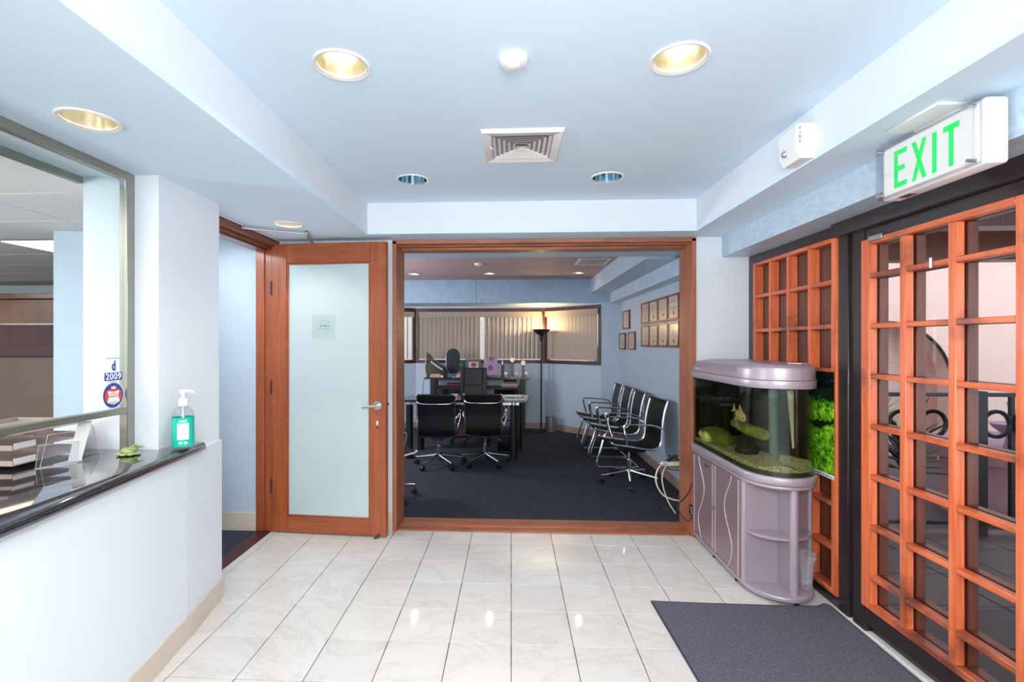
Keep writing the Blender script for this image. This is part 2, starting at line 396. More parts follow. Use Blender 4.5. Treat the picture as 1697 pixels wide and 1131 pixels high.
def frame_m(o, x, y):
    """matrix with origin o, local x axis x, local y axis y"""
    x = Vector(x).normalized(); y = Vector(y).normalized(); z = x.cross(y)
    m = Matrix((x, y, z)).transposed().to_4x4(); m.translation = Vector(o); return m
def marks(parent, mat, m, rows, seed=1, th=.0003, name='printed_marks'):
    """small print too fine to read: rows of (x0, x1, z, height) broken into word-like dashes"""
    random.seed(seed); p = P()
    for x0, x1, z, hh in rows:
        x = x0
        while x < x1:
            w_ = min(random.uniform(1.2, 3.5)*hh, x1-x); k = random.uniform(.6, 1)
            p.box((x, z, 0), (x+w_, z+hh*k, th)); x += w_+hh*.45
    bmesh.ops.transform(p.bm, matrix=m, verts=p.bm.verts)
    return p.done(name, mat, parent, w=True)
def smooth_path(pts, n=8, closed=False):
    pts = [Vector(p) for p in pts]; out = []; L = len(pts)
    rng = L if closed else L-1
    for i in range(rng):
        if closed: a, b, c, d = pts[i-1], pts[i], pts[(i+1) % L], pts[(i+2) % L]
        else: a, b, c, d = pts[max(i-1, 0)], pts[i], pts[i+1], pts[min(i+2, L-1)]
        for k in range(n):
            t = k/n
            out.append(.5*((2*b)+(c-a)*t+(2*a-5*b+4*c-d)*t*t+(3*b-3*c+d-a)*t**3))
    if not closed: out.append(pts[-1])
    return out
def holes(o, cuts):
    """cut round holes (x,y,r) through a ceiling slab, baked into its mesh"""
    loc = o.location.copy()
    p = P()
    for (x, y, r) in cuts: p.lathe([(r, -.2), (r, .2)], (x, y, loc.z+.02), 40)
    c = p.done('cutter', 'white')
    md = o.modifiers.new('b', 'BOOLEAN'); md.object = c; md.operation = 'DIFFERENCE'; md.solver = 'EXACT'
    bpy.context.view_layer.update()
    me = bpy.data.meshes.new_from_object(o.evaluated_get(bpy.context.evaluated_depsgraph_get()))
    o.modifiers.clear(); me.polygons.foreach_set('use_smooth', [False]*len(me.polygons)); o.data = me
    bpy.data.objects.remove(c)

# ------------------------------------------------------------------ setting: foyer
ZS, ZC, YB = 2.28, 2.51, 3.82        # soffit, raised ceiling, back wall
# floor: grout bed + marble tiles
fl = sbox('floor', (-1.88, -2.4, -.05), (1.90, 3.82, -.004), 'grout')
T = .3025
tile_full = None
def tile(x0, x1, y0, y1):
    p = P(); g = .0019
    p.box((x0+g, y0+g, -.004), (x1-g, y1-g, 0), .0012)
    return p.done('tile', 'marble', fl)
nt = 0
for i in range(-7, 7):
    for j in range(-4, 6):
        x0, x1 = i*T, (i+1)*T; y0, y1 = 2.402+(j-1)*.302, 2.402+j*.302
        x0, x1 = max(x0, -1.88), min(x1, 1.86); y1 = min(y1, 3.818)
        if x1-x0 < .01 or y1-y0 < .01: continue
        if i*T >= -1.8 and x1-x0 > .3 and y1-y0 > .3:
            if tile_full is None: tile_full = (tile(x0, x1, y0, y1), x0, y0)
            else: inst(tile_full[0], fl, (x0-tile_full[1], y0-tile_full[2], 0))
        else: tile(x0, x1, y0, y1)
        nt += 1
sbox('floor', (-1.88, -2.4, -.004), (1.86, 1.19, 0), 'marble')
# thin pale strip of floor beside the entrance
sbox('trim_1', (1.80, -1.0, 0), (1.835, 2.80, .004), 'white')
sbox('trim_2', (1.835, -1.0, 0), (1.90, 2.80, .03), 'darkframe', .004)

recess = struct('ceiling', P().box((-1.065, -2.4, ZC), (1.33, 3.60, ZC+.03)), 'ceil', loc=(-1.065, -2.4, ZC))
sofl = struct('ceiling', P().box((-1.835, -2.4, ZS), (-1.065, 3.82, ZS+.03)), 'ceil', loc=(-1.835, -2.4, ZS))
sbox('ceiling', (-1.065, 3.60, ZS), (1.33, 3.82, ZS+.03), 'ceil')
sbox('ceiling', (1.33, -2.4, ZS), (1.95, 3.82, ZS+.03), 'ceil')
sbox('ceiling', (-1.095, -2.4, ZS+.03), (-1.065, 3.63, ZC+.03), 'wall')
sbox('ceiling', (1.33, -2.4, ZS+.03), (1.36, 3.63, ZC+.03), 'wall')
sbox('ceiling', (-1.065, 3.60, ZS+.03), (1.33, 3.63, ZC+.03), 'wall')
sbox('ceiling', (-2.2, -2.5, ZC+.25), (2.1, 3.9, ZC+.28), 'ceil')   # slab over the ceiling void
sbox('trim_3', (1.60, -2.4, 2.125), (1.95, 3.82, 2.2795), 'stucco')    # plastered beam over the entrance
# back wall around the wide opening  (X -.90..1.375, top 2.245)
sbox('wall_back', (-2.0, YB, 0), (-.915, YB+.20, 2.45), 'wall')
sbox('wall_back', (1.39, YB, 0), (1.95, YB+.20, 2.45), 'wall')
sbox('wall_back', (-.915, YB, 2.262), (1.39, YB+.20, 2.62), 'wall')
# wooden lining of the opening
tr = thing('trim_4', None, None, (0, YB, 0), kind='structure')
for a in (-1, 1):
    x = -.915 if a < 0 else 1.39
    P().box((min(x, x-a*.022), YB-.012, 0), (max(x, x-a*.022), YB+.26, 2.262), .003).done('jamb', 'casing_z', tr)
    P().box((min(x+a*.012, x-a*.022), YB-.02, 0), (max(x+a*.012, x-a*.022), YB-.012, 2.27), .003).done('casing_edge', 'casing_z', tr)
P().box((-.893, YB-.012, 2.245), (1.368, YB+.12, 2.262), .003).done('head_board', 'casing_x', tr)
P().box((-.927, YB-.02, 2.245), (1.402, YB-.012, 2.275), .003).done('casing_edge', 'casing_x', tr)
P().box((-.893, YB+.13, 2.222), (1.368, YB+.26, 2.262), .003).box((-.893, YB+.05, 2.238), (1.368, YB+.085, 2.247)).done('track_board', 'casing_x', tr)
P().box((-.893, YB+.0, -.002), (1.368, YB+.05, .012), .004).box((-.893, YB+.09, 0), (1.368, YB+.25, .018), .005).box((-.893, YB+.05, -.002), (1.368, YB+.09, .005)).done('threshold', 'casing_x', tr)
# baseboard bits on the back wall
sbox('baseboard_back', (-1.05, YB-.008, 0), (-.928, YB, .145), 'base', .002)
sbox('baseboard_back', (1.403, YB-.008, 0), (1.80, YB, .145), 'base', .002)
# left pillar
sbox('wall_left', (-2.07, 2.285, 0), (-1.692, 2.775, ZS+.02), 'wall')
sbox('trim_5', (-1.6935, 2.42, 0), (-1.685, 2.779, .115), 'base', .002)
# counter wall under the stone top: gentle bow, two panels
edge = [(-1.33, .2), (-1.375, .8), (-1.415, 1.2), (-1.437, 1.42), (-1.460, 1.60), (-1.487, 1.80), (-1.520, 2.02), (-1.548, 2.24), (-1.568, 2.42)]
def bow(off): return [(x-off, y) for x, y in edge]
base_line = [(-1.375, .2), (-1.42, .8), (-1.458, 1.2), (-1.48, 1.42), (-1.503, 1.62), (-1.53, 1.82), (-1.562, 2.06), (-1.585, 2.22), (-1.603, 2.369)]
pw = [(x, y, 0) for x, y in base_line]
struct('wall_left', P().poly(pw+[(-1.69, 2.366, 0), (-1.69, .2, 0)], (0, 0, .913)), 'wall')
struct('wall_left', P().poly([(-1.605, 2.373, 0), (-1.676, 2.775, 0), (-1.70, 2.775, 0), (-1.70, 2.373, 0)], (0, 0, .913)), 'wall')
b1 = [(x+.006, y, 0) for x, y in base_line]
struct('baseboard_left', P().poly(b1+[(x, y, 0) for x, y in base_line][::-1], (0, 0, .115)), 'base')
struct('baseboard_left', P().poly([(-1.595, 2.373, 0), (-1.667, 2.779, 0), (-1.676, 2.779, 0), (-1.604, 2.373, 0)], (0, 0, .115)), 'base')
# granite counter top with a rounded edge
ct = thing('counter_top', 'long polished black granite counter with rounded front edge, below the glass screen', 'counter', (-1.8, 1.4, .915))
pp = P(); r = .0225
endc = [(-1.575, 2.47), (-1.60, 2.505), (-1.64, 2.52), (-1.692, 2.52)]
outl = edge+endc
prof = [(0, -r), (.5, -.87*r), (.87, -.5*r), (1, 0), (.87, .5*r), (.5, .87*r), (0, r)]
rings = []
for i, (x, y) in enumerate(outl):
    a = Vector(outl[max(i-1, 0)]); b = Vector(outl[min(i+1, len(outl)-1)]); t = (b-a).normalized(); nrm = Vector((t.y, -t.x))
    if i == len(outl)-1: nrm = Vector((0, 1))
    rings.append([pp.bm.verts.new((x+nrm.x*(k-1)*r, y+nrm.y*(k-1)*r, .9375+z)) for k, z in prof])
for A, B in zip(rings, rings[1:]):
    for k in range(len(prof)-1): pp.bm.faces.new((A[k], B[k], B[k+1], A[k+1]))
top = [R_[-1] for R_ in rings]; bot = [R_[0] for R_ in rings]
ex = [(-1.692, 2.284), (-2.75, 2.284), (-2.75, .2)]
tv = [pp.bm.verts.new((x, y, .96)) for x, y in ex]; bv = [pp.bm.verts.new((x, y, .915)) for x, y in ex]
pp.bm.faces.new(top+tv); pp.bm.faces.new((bot+bv)[::-1])
lt, lb = top[-1:]+tv+top[:1], bot[-1:]+bv+bot[:1]
for k in range(4): pp.bm.faces.new((lt[k], lt[k+1], lb[k+1], lb[k]))
pp.done('slab', 'granite', ct)
# glass screen over the counter
wn1 = thing('window_1', None, None, (-1.83, 1.2, .96), kind='structure')
P().box((-1.85, 2.238, .96), (-1.81, 2.284, ZS), .002).box((-1.812, 2.240, .962), (-1.806, 2.262, 1.14)).done('frame_post', 'alu', wn1)
P().box((-1.85, -.8, 2.243), (-1.81, 2.238, ZS), .002).done('frame_head', 'alu', wn1)
P().box((-1.85, -.8, 1.140), (-1.81, 2.238, 1.168), .002).done('frame_rail', 'alu', wn1)
P().box((-1.834, -.8, 1.168), (-1.827, 2.238, 2.243)).done('pane', 'sheetglass', wn1)
P().box((-1.835, 2.225, 2.20), (-1.815, 2.238, 2.243)).done('clip', 'chrome', wn1)
sbox('wall_left', (-2.07, -2.4, ZS-.005), (-1.85, 2.284, ZS+.3), 'wall')     # lintel over the screen
sbox('trim_6', (-2.10, -2.4, 2.245), (-2.07, 2.284, 2.34), 'alu')
sbox('wall_left', (-1.86, -2.4, 0), (-1.80, .2, ZS), 'wall')
sbox('wall_back', (-5, -2.46, 0), (2.0, -2.4, 2.6), 'wall')
# wall above the side doorway and its frame
sbox('wall_left', (-2.07, 2.775, 2.262), (-1.835, 3.82, 2.45), 'wall')
dfr = thing('door_2', None, None, (-1.93, 3.75, 0), kind='structure')
P().box((-1.995, 2.775, 2.19), (-1.90, 3.752, 2.262), .003).box((-1.925, 2.775, 2.205), (-1.87, 3.752, 2.262), .003).done('frame_head', 'door_y', dfr)
P().box((-1.87, 2.775, 2.225), (-1.835, 3.82, 2.279), .004).done('head_casing', 'door_y', dfr)
P().box((-1.995, 3.752, 0), (-1.925, 3.80, 2.262), .003).done('jamb', 'door_z', dfr)
P().box((-1.925, 3.762, 0), (-1.87, 3.82, 2.262), .003).done('jamb_stop', 'door_z', dfr)
P().box((-1.868, 3.745, 0), (-1.858, 3.80, 2.235), .002).done('hinge_stile', 'door_z', dfr)
P().box((-1.98, 2.779, -.002), (-1.872, 3.752, .006), .002).done('sill', 'redbrown', dfr)

# corridor beyond
sbox('floor', (-5.6, 2.5, -.05), (-1.88, 3.77, -.001), 'carpet2')
sbox('wall_back', (-3.46, 3.56, 0), (-2.9, 3.80, 2.32), 'wall_office')
sbox('wall_back', (-2.9, 3.765, 0), (-1.985, 3.90, 2.45), 'wall_office')
sbox('wall_left', (-2.5, 2.80, 0), (-2.45, 3.765, 2.32), 'wall'); sbox('wall_left', (-2.5, 2.775, 0), (-2.07, 2.80, 2.32), 'wall')  # unseen walls added to keep side-office light out of the corridor
sbox('baseboard_back', (-2.45, 3.757, 0), (-1.997, 3.765, .145), 'base', .002)

# side office behind the glass screen
sbox('floor', (-9, -2.4, -.05), (-1.9, 7.2, -.003), 'carpet2')
sbox('wall_left', (-9.05, -2.4, 0), (-9, 7.2, 2.45), 'wall')
sbox('wall_back', (-9, 6.95, 0), (-3.4, 7.0, 2.45), 'wall')
ceil2 = sbox('ceiling', (-9, -2.4, 2.345), (-2.10, 7.0, 2.37), M('ceiling_grid_grey', (96, 88, 88), .6))
am = None
for i in range(6):
    for j in range(-3, 12):
        x1 = -2.0-1.08-(i-1)*1.22; x0 = x1-1.22; x1 = min(x1, -2.10); y0 = 2.66+(j-3)*.61; y1 = y0+.61
        if y0 < -.6 or y1 > 7 or x0 < -8.9: continue
        if j*1.0 > 5 and x1 > -3.4: continue
        P().box((x0+.006, y0+.006, 2.322), (x1-.006, y1-.006, 2.35), .003).done('ceiling_tile', 'acoustic', ceil2)
x1 = -2.0-1.08-1.22
tf = thing('troffer_light', 'lit fluorescent ceiling panel seen through the counter glass', 'light', (x1, 4.05, 2.31))
P().box((-4.21, 3.86, 2.310), (-3.60, 4.47, 2.3195), .003).done('diffuser', 'troffer', tf)
P().box((-4.23, 3.84, 2.314), (-3.58, 4.49, 2.3215), .002).done('frame', 'alu', tf)
# wooden cabinet wall far back
cb = thing('wall_cabinet', 'brown wooden cupboard front against the far wall of the side office', 'cabinet', (-6.6, 6.6, 0))
for k in range(3):
    x = -8.2+k*1.02
    P().box((x+.005, 6.45, .02), (x+1.01, 6.93, 2.07), .004).done('door_panel', 'cabinet_wood', cb)
P().box((-8.3, 6.42, 2.08), (-5.1, 6.93, 2.15), .004).done('cornice', 'cabinet_wood', cb)
P().box((-8.2, 6.46, 0), (-5.14, 6.92, .02)).done('plinth', 'cabinet_wood', cb)
# cubicle partition with glass upper part
cu = thing('cubicle_partition', 'taupe fabric cubicle partition with tinted glass top, behind the counter screen', 'partition', (-4.6, 4.35, 0))
W['fabric'] = M('partition_fabric', (122, 104, 96), .9, var=.05, scale=80, bump=.2)
W['cubglass'] = thinglass('partition_glass', (206, 186, 196), ior=1.7)
P().box((-6.4, 4.33, .05), (-3.99, 4.38, 1.34), .004).done('fabric_panel', 'fabric', cu)
P().box((-6.4, 4.325, 1.34), (-3.99, 4.385, 1.352)).done('cap_rail', 'blackgloss', cu)
P().box((-6.4, 4.35, 1.352), (-4.02, 4.36, 1.64)).done('glass_panel', 'cubglass', cu)
P().box((-6.4, 4.335, 1.64), (-3.99, 4.375, 1.655)).box((-4.02, 4.335, 1.352), (-3.99, 4.375, 1.64)).done('top_rail', 'brass', cu)
P().box((-6.4, 4.34, 0), (-3.99, 4.37, .05)).done('foot', 'black', cu)
bk = thing('pencil_basket', 'small black wire basket on top of the cubicle partition', 'basket', (-4.09, 4.355, 1.655))
P().lathe([(.05, 0), (.062, .1), (.066, .1), (.054, 0)], (-4.12, 4.355, 1.656), 16).done('bowl', 'black', bk)
P().cyl((-4.12, 4.355, 1.66), (-4.13, 4.36, 1.80), .004, 6).cyl((-4.1, 4.36, 1.66), (-4.08, 4.36, 1.78), .003, 6).done('pen', 'chrome', bk)
dk = thing('side_desk', 'low taupe desk behind the counter, under the partition', 'desk', (-4.6, 3.9, 0))
P().box((-6.2, 3.55, .70), (-3.7, 4.31, .74), .004).done('worktop', 'fabric', dk)
for x_ in (-6.2, -3.74): P().box((x_, 3.6, 0), (x_+.04, 4.3, .70)).done('side_panel', 'fabric', dk)

# right wall: frame, lattice screen, glazed lattice door
sbox('wall_right', (1.862, 2.80, 0), (1.95, 3.82, 2.125), 'darkframe')
fr = thing('door_3', None, None, (1.86, 2.7, 0), kind='structure')
P().box((1.80, 2.72, 0), (1.90, 2.80, 2.07), .004).box((1.82, 2.685, 0), (1.88, 2.72, 2.07)).done('mullion', 'darkframe', fr)
P().box((1.80, 2.595, 0), (1.90, 2.685, 2.07), .004).done('jamb', 'darkframe', fr)
P().box((1.80, 2.80, 2.065), (1.862, 3.82, 2.125), .003).done('head_panel', 'darkframe', fr)
P().box((1.76, 1.0, 2.05), (1.93, 2.80, 2.125), .003).done('head_rail', 'darkframe', fr)
P().box((1.762, 1.80, 2.052), (1.80, 1.96, 2.092), .002).done('strike_block', M('brown_plastic', (120, 70, 62), .5), fr)
P().box((1.80, 3.742, 0), (1.862, 3.82, 2.065)).done('side_panel', 'darkframe', fr); P().box((1.81, 2.80, 0), (1.862, 3.742, .068)).done('kick_panel', 'darkframe', fr)
sbox('wall_right', (1.80, -2.4, 0), (1.95, .9, 2.125), 'wall')

def lattice(root, X0, X1, ys, zs, stile, bar, zt, yt, matz, maty, end=(.04, .04), zend=(.03, .03)):
    """ys: centres of inner uprights; zs: centres of inner crossbars"""
    (y0, y1), (z0, z1) = yt, zt
    P().box((X0, y0, z0), (X1, y0+end[0], z1), .003).done('stile', matz, root)
    P().box((X0, y1-end[1], z0), (X1, y1, z1), .003).done('stile', matz, root)
    P().box((X0, y0+end[0], z1-zend[1]), (X1, y1-end[1], z1), .003).done('rail', maty, root)
    P().box((X0, y0+end[0], z0), (X1, y1-end[1], z0+zend[0]), .003).done('rail', maty, root)
    for y in ys: P().box((X0+.001, y-bar/2, z0+zend[0]), (X1-.001, y+bar/2, z1-zend[1]), .003).done('upright', matz, root)
    cuts = [y0+end[0]]+sorted(ys)+[y1-end[1]]
    for z in zs:
        for a, b in zip(cuts, cuts[1:]):
            aa = a+(bar/2 if a != cuts[0] else 0); bb = b-(bar/2 if b != cuts[-1] else 0)
            P().box((X0+.002, aa, z-.0125), (X1-.002, bb, z+.0125), .003).done('crossbar', maty, root)
ls = thing('lattice_screen', 'fixed orange wooden lattice wall panel behind the aquarium', 'lattice', (1.83, 3.27, .068))
P().box((1.852, 2.80, .07), (1.862, 3.742, 2.062)).done('back_board', 'brownback', ls)
lattice(ls, 1.79, 1.852, [3.053, 3.283, 3.503], [.322+.2485*k for k in range(7)], .04, .026, (.07, 2.062), (2.80, 3.738), 'orange_z', 'orange_y', (.046, .035), (.026, .026))
dl = thing('door_4', None, None, (1.83, 2.2, 0), kind='structure')
P().box((1.795, 1.72, .05), (1.875, 2.592, .145), .003).done('kick_rail', 'darkframe', dl)
P().box((1.80, 1.72, 1.992), (1.875, 2.592, 2.05), .003).done('top_rail', 'darkframe', dl)
zz = [.31+.2495*k for k in range(7)]
lattice(dl, 1.778, 1.818, [2.327, 2.077], zz, .04, .034, (.145, 1.992), (1.72, 2.592), 'orange_z', 'orange_y', (.105, .06), (.03, .03))
lattice(dl, 1.826, 1.872, [2.327, 2.077], zz, .04, .034, (.145, 1.992), (1.72, 2.592), 'outer_wood', 'outer_wood', (.105, .06), (.03, .03))
P().box((1.820, 1.73, .15), (1.824, 2.585, 1.985)).done('pane', 'doorglass', dl)
P().box((1.768, 2.44, 1.975), (1.778, 2.53, 2.0), .002).done('hinge', 'satin', dl)
P().box((1.772, 2.165, 1.79), (1.778, 2.178, 1.835), .003).done('hook', 'white', dl)
sbox('wall_right', (1.80, .9, 0), (1.95, 1.72, 2.05), 'outer_wood')
P().box((1.775, 1.66, .0), (1.80, 1.72, 2.05)).done('jamb', 'orange_z', fr)

# ------------------------------------------------------------------ setting: office beyond the opening
sbox('floor', (-3.6, 3.82+.05, -.05), (1.95, 9.2, 0), 'carpet')
XR = 1.68; YP = 7.74
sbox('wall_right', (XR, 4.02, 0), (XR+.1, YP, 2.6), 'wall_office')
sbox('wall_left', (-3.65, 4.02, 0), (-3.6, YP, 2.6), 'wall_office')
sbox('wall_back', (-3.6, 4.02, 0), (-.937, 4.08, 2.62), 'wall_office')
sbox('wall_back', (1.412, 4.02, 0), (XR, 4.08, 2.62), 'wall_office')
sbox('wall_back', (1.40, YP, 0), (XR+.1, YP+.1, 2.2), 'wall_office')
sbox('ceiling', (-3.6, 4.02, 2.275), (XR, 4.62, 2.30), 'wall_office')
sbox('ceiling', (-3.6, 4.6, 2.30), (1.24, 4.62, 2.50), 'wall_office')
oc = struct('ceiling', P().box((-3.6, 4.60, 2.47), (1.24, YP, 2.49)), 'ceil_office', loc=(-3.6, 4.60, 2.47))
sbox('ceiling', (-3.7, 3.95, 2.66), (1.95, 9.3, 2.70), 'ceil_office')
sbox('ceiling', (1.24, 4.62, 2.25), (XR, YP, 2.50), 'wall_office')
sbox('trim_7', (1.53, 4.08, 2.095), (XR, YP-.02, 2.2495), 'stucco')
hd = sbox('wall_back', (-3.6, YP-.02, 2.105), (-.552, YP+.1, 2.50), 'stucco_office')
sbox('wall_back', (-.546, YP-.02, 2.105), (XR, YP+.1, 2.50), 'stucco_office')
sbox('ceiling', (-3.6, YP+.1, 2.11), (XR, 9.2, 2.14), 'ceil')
# bay: left, centre, right walls below and above the windows
A0 = (1.40, YP); A1 = (.58, 8.50); A2 = (-1.66, 8.50); A3 = (-2.9, YP)
def wallseg(name, a, b, z0, z1, th, mat, bev=0, off=0, parent=None):
    a, b = Vector(a), Vector(b); t = (b-a).normalized(); n = Vector((-t.y, t.x))
    if n.y < 0: n = -n
    a2, b2 = a+n*off, b+n*off
    pts = [(a2.x, a2.y, z0), (b2.x, b2.y, z0), (b2.x+n.x*th, b2.y+n.y*th, z0), (a2.x+n.x*th, a2.y+n.y*th, z0)]
    p = P().poly(pts, (0, 0, z1-z0))
    return p.done(name, mat, parent) if parent else struct(name, p, mat)
WB, WT = 1.125, 2.075
for a, b in ((A0, A1), (A1, A2), (A2, A3)):
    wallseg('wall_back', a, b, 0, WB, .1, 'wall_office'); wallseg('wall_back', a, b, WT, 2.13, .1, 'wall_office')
    wallseg('baseboard_back', a, b, 0, .10, .006, 'base_shaded', off=-.006)
sbox('baseboard_right', (XR-.006, 4.08, 0), (XR, YP, .10), 'base_shaded')
sbox('baseboard_back', (1.40, YP-.006, 0), (XR-.006, YP, .10), 'base_shaded')
sbox('wall_back', (-3.6, YP, 0), (-2.85, YP+.1, 2.2), 'wall_office')
def lerp(a, b, t): return (a[0]+(b[0]-a[0])*t, a[1]+(b[1]-a[1])*t)
slat_mesh = None
def bay_window(idx, a, b, slats, gap=None, valance=True, rot=12, t0=0., t1=1., jit=3):
    w = thing('window_%d' % idx, None, None, (*lerp(a, b, .5), WB), kind='structure')
    wallseg('frame_bottom', a, b, WB, WB+.055, .10, 'redbrown', parent=w, off=-.015)
    wallseg('frame_top', a, b, WT-.06, WT, .10, 'redbrown', parent=w, off=-.015)
    L = (Vector(b)-Vector(a)).length
    f = .045/L
    wallseg('frame_side', a, lerp(a, b, f), WB+.055, WT-.06, .10, 'redbrown', parent=w, off=-.015)
    wallseg('frame_side', lerp(b, a, f), b, WB+.055, WT-.06, .10, 'redbrown', parent=w, off=-.015)
    wallseg('pane', lerp(a, b, f), lerp(b, a, f), WB+.055, WT-.06, .005, 'glass', parent=w, off=.05)
    bl = thing('vertical_blind', None, 'blind', (*lerp(a, b, .5), WT-.06))
    wallseg('valance', lerp(a, b, .03), lerp(b, a, .03), WT-.155, WT-.062, .012, 'valance', parent=bl, off=-.045)
    ang = math.atan2(b[1]-a[1], b[0]-a[0])
    n = slats; R0 = ROOT[bl].inverted()
    proto = None
    for k in range(n):
        t = (k+.5)/n
        if not (t0 <= t <= t1): continue
        if gap and gap[0] < t < gap[1]: continue
        x, y = lerp(a, b, t)
        if proto is None:
            p = P(); hw = .0395
            p.bm.faces.ensure_lookup_table()
            q = P(); q.poly([(-hw, 0, 0), (-hw*.4, .006, 0), (hw*.4, .006, 0), (hw, 0, 0), (hw*.4, .0045, 0), (-hw*.4, .0045, 0)], (0, 0, WT-.115-(WB+.075)))
            o = q.done('slat', 'blind', bl, w=False); proto = o
        else: o = inst(proto, bl, (0, 0, 0))
        o.location = R0 @ Vector((x, y+.012, WB+.075)); o.rotation_euler = (0, 0, ang+math.radians(rot+random.uniform(-jit, jit)))
    return w, bl
w2, bl2 = bay_window(2, A0, A1, 15, rot=4, t0=.1, jit=1.5)
tag(bl2, 'closed cream vertical blind on the angled right window of the bay', 'blind')
w3, bl3 = bay_window(3, A1, A2, 30, gap=(.452, .505), rot=31)
tag(bl3, 'cream vertical blind across the wide middle window, parted near its centre', 'blind')
w4, bl4 = bay_window(4, A2, A3, 14, rot=62)
tag(bl4, 'partly turned cream vertical blind on the left bay window beside the opening', 'blind')

# ------------------------------------------------------------------ outside
sbox('floor', (1.95, -1.5, -.06), (8.5, 4.1, -.02), 'terracefloor')
tf_ = struct('floor', P().box((1.95, 4.1, -.5), (12, 14, -.3)), 'terracefloor')
sbox('ceiling', (1.95, -1.5, 2.36), (9, 4.15, 2.42), M('terrace_soffit_paint', (112, 98, 104), .8))
for k, y in enumerate((4.0, 3.2, 2.4)):
    sbox('trim_8', (1.95, y, 2.12 if k == 0 else 2.2), (9, y+.14, 2.36), 'outer_wood')
# terrace paving joints as geometry
pv = P()
for i in range(16):
    for j in range(10):
        x, y = 1.96+i*.4, .1+j*.4
        pv.box((x+.004, y+.004, -.022), (x+.396, y+.396, -.012), .002)
o = pv.done('terrace_paving', 'terracefloor', None, loc=(4, 2, -.02)); o['kind'] = 'stuff'; o['label'] = 'dull grey-brown square paving of the terrace outside'; o['category'] = 'paving'
# neighbour wall with arch niche
YW = 7.5
seg = []
c0, zc0, rr = 5.5, .85, .93
pts = [(3.0, YW, -.3), (c0-rr, YW, -.3)]+[(c0-rr*math.cos(PI*k/24), YW, zc0+rr*math.sin(PI*k/24)) for k in range(25)]+[(c0+rr, YW, -.3), (12, YW, -.3), (12, YW, 5), (3.0, YW, 5)]
struct('wall_outside', P().poly(pts, (0, .25, 0)), 'pinkwall')
sbox('wall_outside', (4.2, YW+.5, -.3), (7.0, YW+.6, 2.6), 'pinkwall')
sbox('wall_outside', (1.95, 4.3, -.3), (2.05, 7.5, 3.5), 'pinkwall')
struct('trim_9', P().tube([(c0-rr*math.cos(PI*k/24), YW-.01, zc0+rr*math.sin(PI*k/24)) for k in range(25)], .022, 6), 'iron')
vs = P()
for k in range(9): vs.box((4.62+k*.1, YW+.42, 1.25), (4.69+k*.1, YW+.44, 2.3))
vs.done('window_5', 'white', kind='structure')
sbox('trim_10', (4.2, YW+.36, 1.08), (5.6, YW+.46, 1.24), 'darkframe')
# railing
rl = thing('terrace_railing', 'black iron railing with a row of rings outside the lattice door', 'railing', (3.7, 4.0, 0))
P().box((1.96, 3.985, 1.055), (7.5, 4.025, 1.085)).done('top_rail', 'iron', rl)
P().box((1.96, 3.99, .06), (7.5, 4.02, .085)).done('bottom_rail', 'iron', rl)
bar0 = None
for k in range(14):
    x = 2.05+k*.365
    big = (k % 3 == 1)
    P().box((x-.014, 3.99, .0 if big else .085), (x+.014, 4.018, 1.055)).done('baluster', 'iron', rl)
for x in (3.62, 5.1, 6.6): P().box((x-.045, 3.96, -.011), (x+.045, 4.05, 1.10), .004).done('post', 'iron', rl)
for k in range(22):
    x = 2.10+k*.235
    P().tube([(x+.098*math.cos(2*PI*q/24), 3.985, .845+.098*math.sin(2*PI*q/24)) for q in range(24)], .016, 6, True).done('ring', 'iron', rl)
# plants
def spiky(name, label, c, n, L, mat, cat='plant', grp=None, stemh=.3, wd=.03):
    t = thing(name, label, cat, c, group=grp)
    P().tube([(c[0], c[1], c[2]), (c[0]+.02, c[1], c[2]+stemh)], [.03, .02], 8).done('stem', 'stem', t)
    for k in range(n):
        a = 2*PI*k/n*2.4+random.random()*.5; el = random.uniform(.1, 1.25); l_ = L*random.uniform(.7, 1.1)
        d = Vector((math.cos(a)*math.cos(el), math.sin(a)*math.cos(el), math.sin(el))); b = Vector(c)+Vector((0, 0, stemh*random.uniform(.6, 1)))
        s_ = Vector((-math.sin(a), math.cos(a), 0))*wd
        p = P(); m1 = b+d*l_*.5+Vector((0, 0, -.02)); e = b+d*l_+Vector((0, 0, -.14*l_))
        v = [p.bm.verts.new(q) for q in (b-s_*.3, b+s_*.3, m1+s_, e, m1-s_)]
        p.bm.faces.new(v); g = bmesh.ops.extrude_face_region(p.bm, geom=list(p.bm.faces)); bmesh.ops.translate(p.bm, verts=[q for q in g['geom'] if isinstance(q, bmesh.types.BMVert)], vec=(0, 0, .002))
        p.done('leaf', mat, t)
    return t
spiky('spiky_plant', 'dark spiky-leaved plant behind the railing, seen through the middle column of the door', (3.65, 4.75, -.2), 44, .55, 'leafdark', stemh=.75)
spiky('spiky_plant', 'dark leafy plant in the leftmost column of the lattice door', (2.62, 4.8, -.2), 44, .5, 'leafdark', stemh=.6)
spiky('leafy_shrub', 'bright green shrub in front of the pale outside wall', (4.75, 6.6, -.2), 30, .4, 'leafbright', stemh=.85, wd=.022)
spiky('leafy_shrub', 'small green shrub at the right edge beyond the railing rings', (6.35, 6.5, -.2), 26, .4, 'leafbright', stemh=.75, wd=.02)
ft = thing('stone_fountain', 'round pink stone fountain basin beyond the railing', 'fountain', (5.2, 5.3, -.3))
P().lathe([(.62, -.3), (.60, .25), (.74, .30), (.78, .42), (.70, .46), (.58, .40), (0, .36)], (5.2, 5.3, 0), 36).done('basin', 'stone', ft)
P().lathe([(.12, .36), (.09, .5), (.2, .6), (.22, .64), (0, .6)], (5.2, 5.3, 0), 24).done('spout', 'stone', ft)
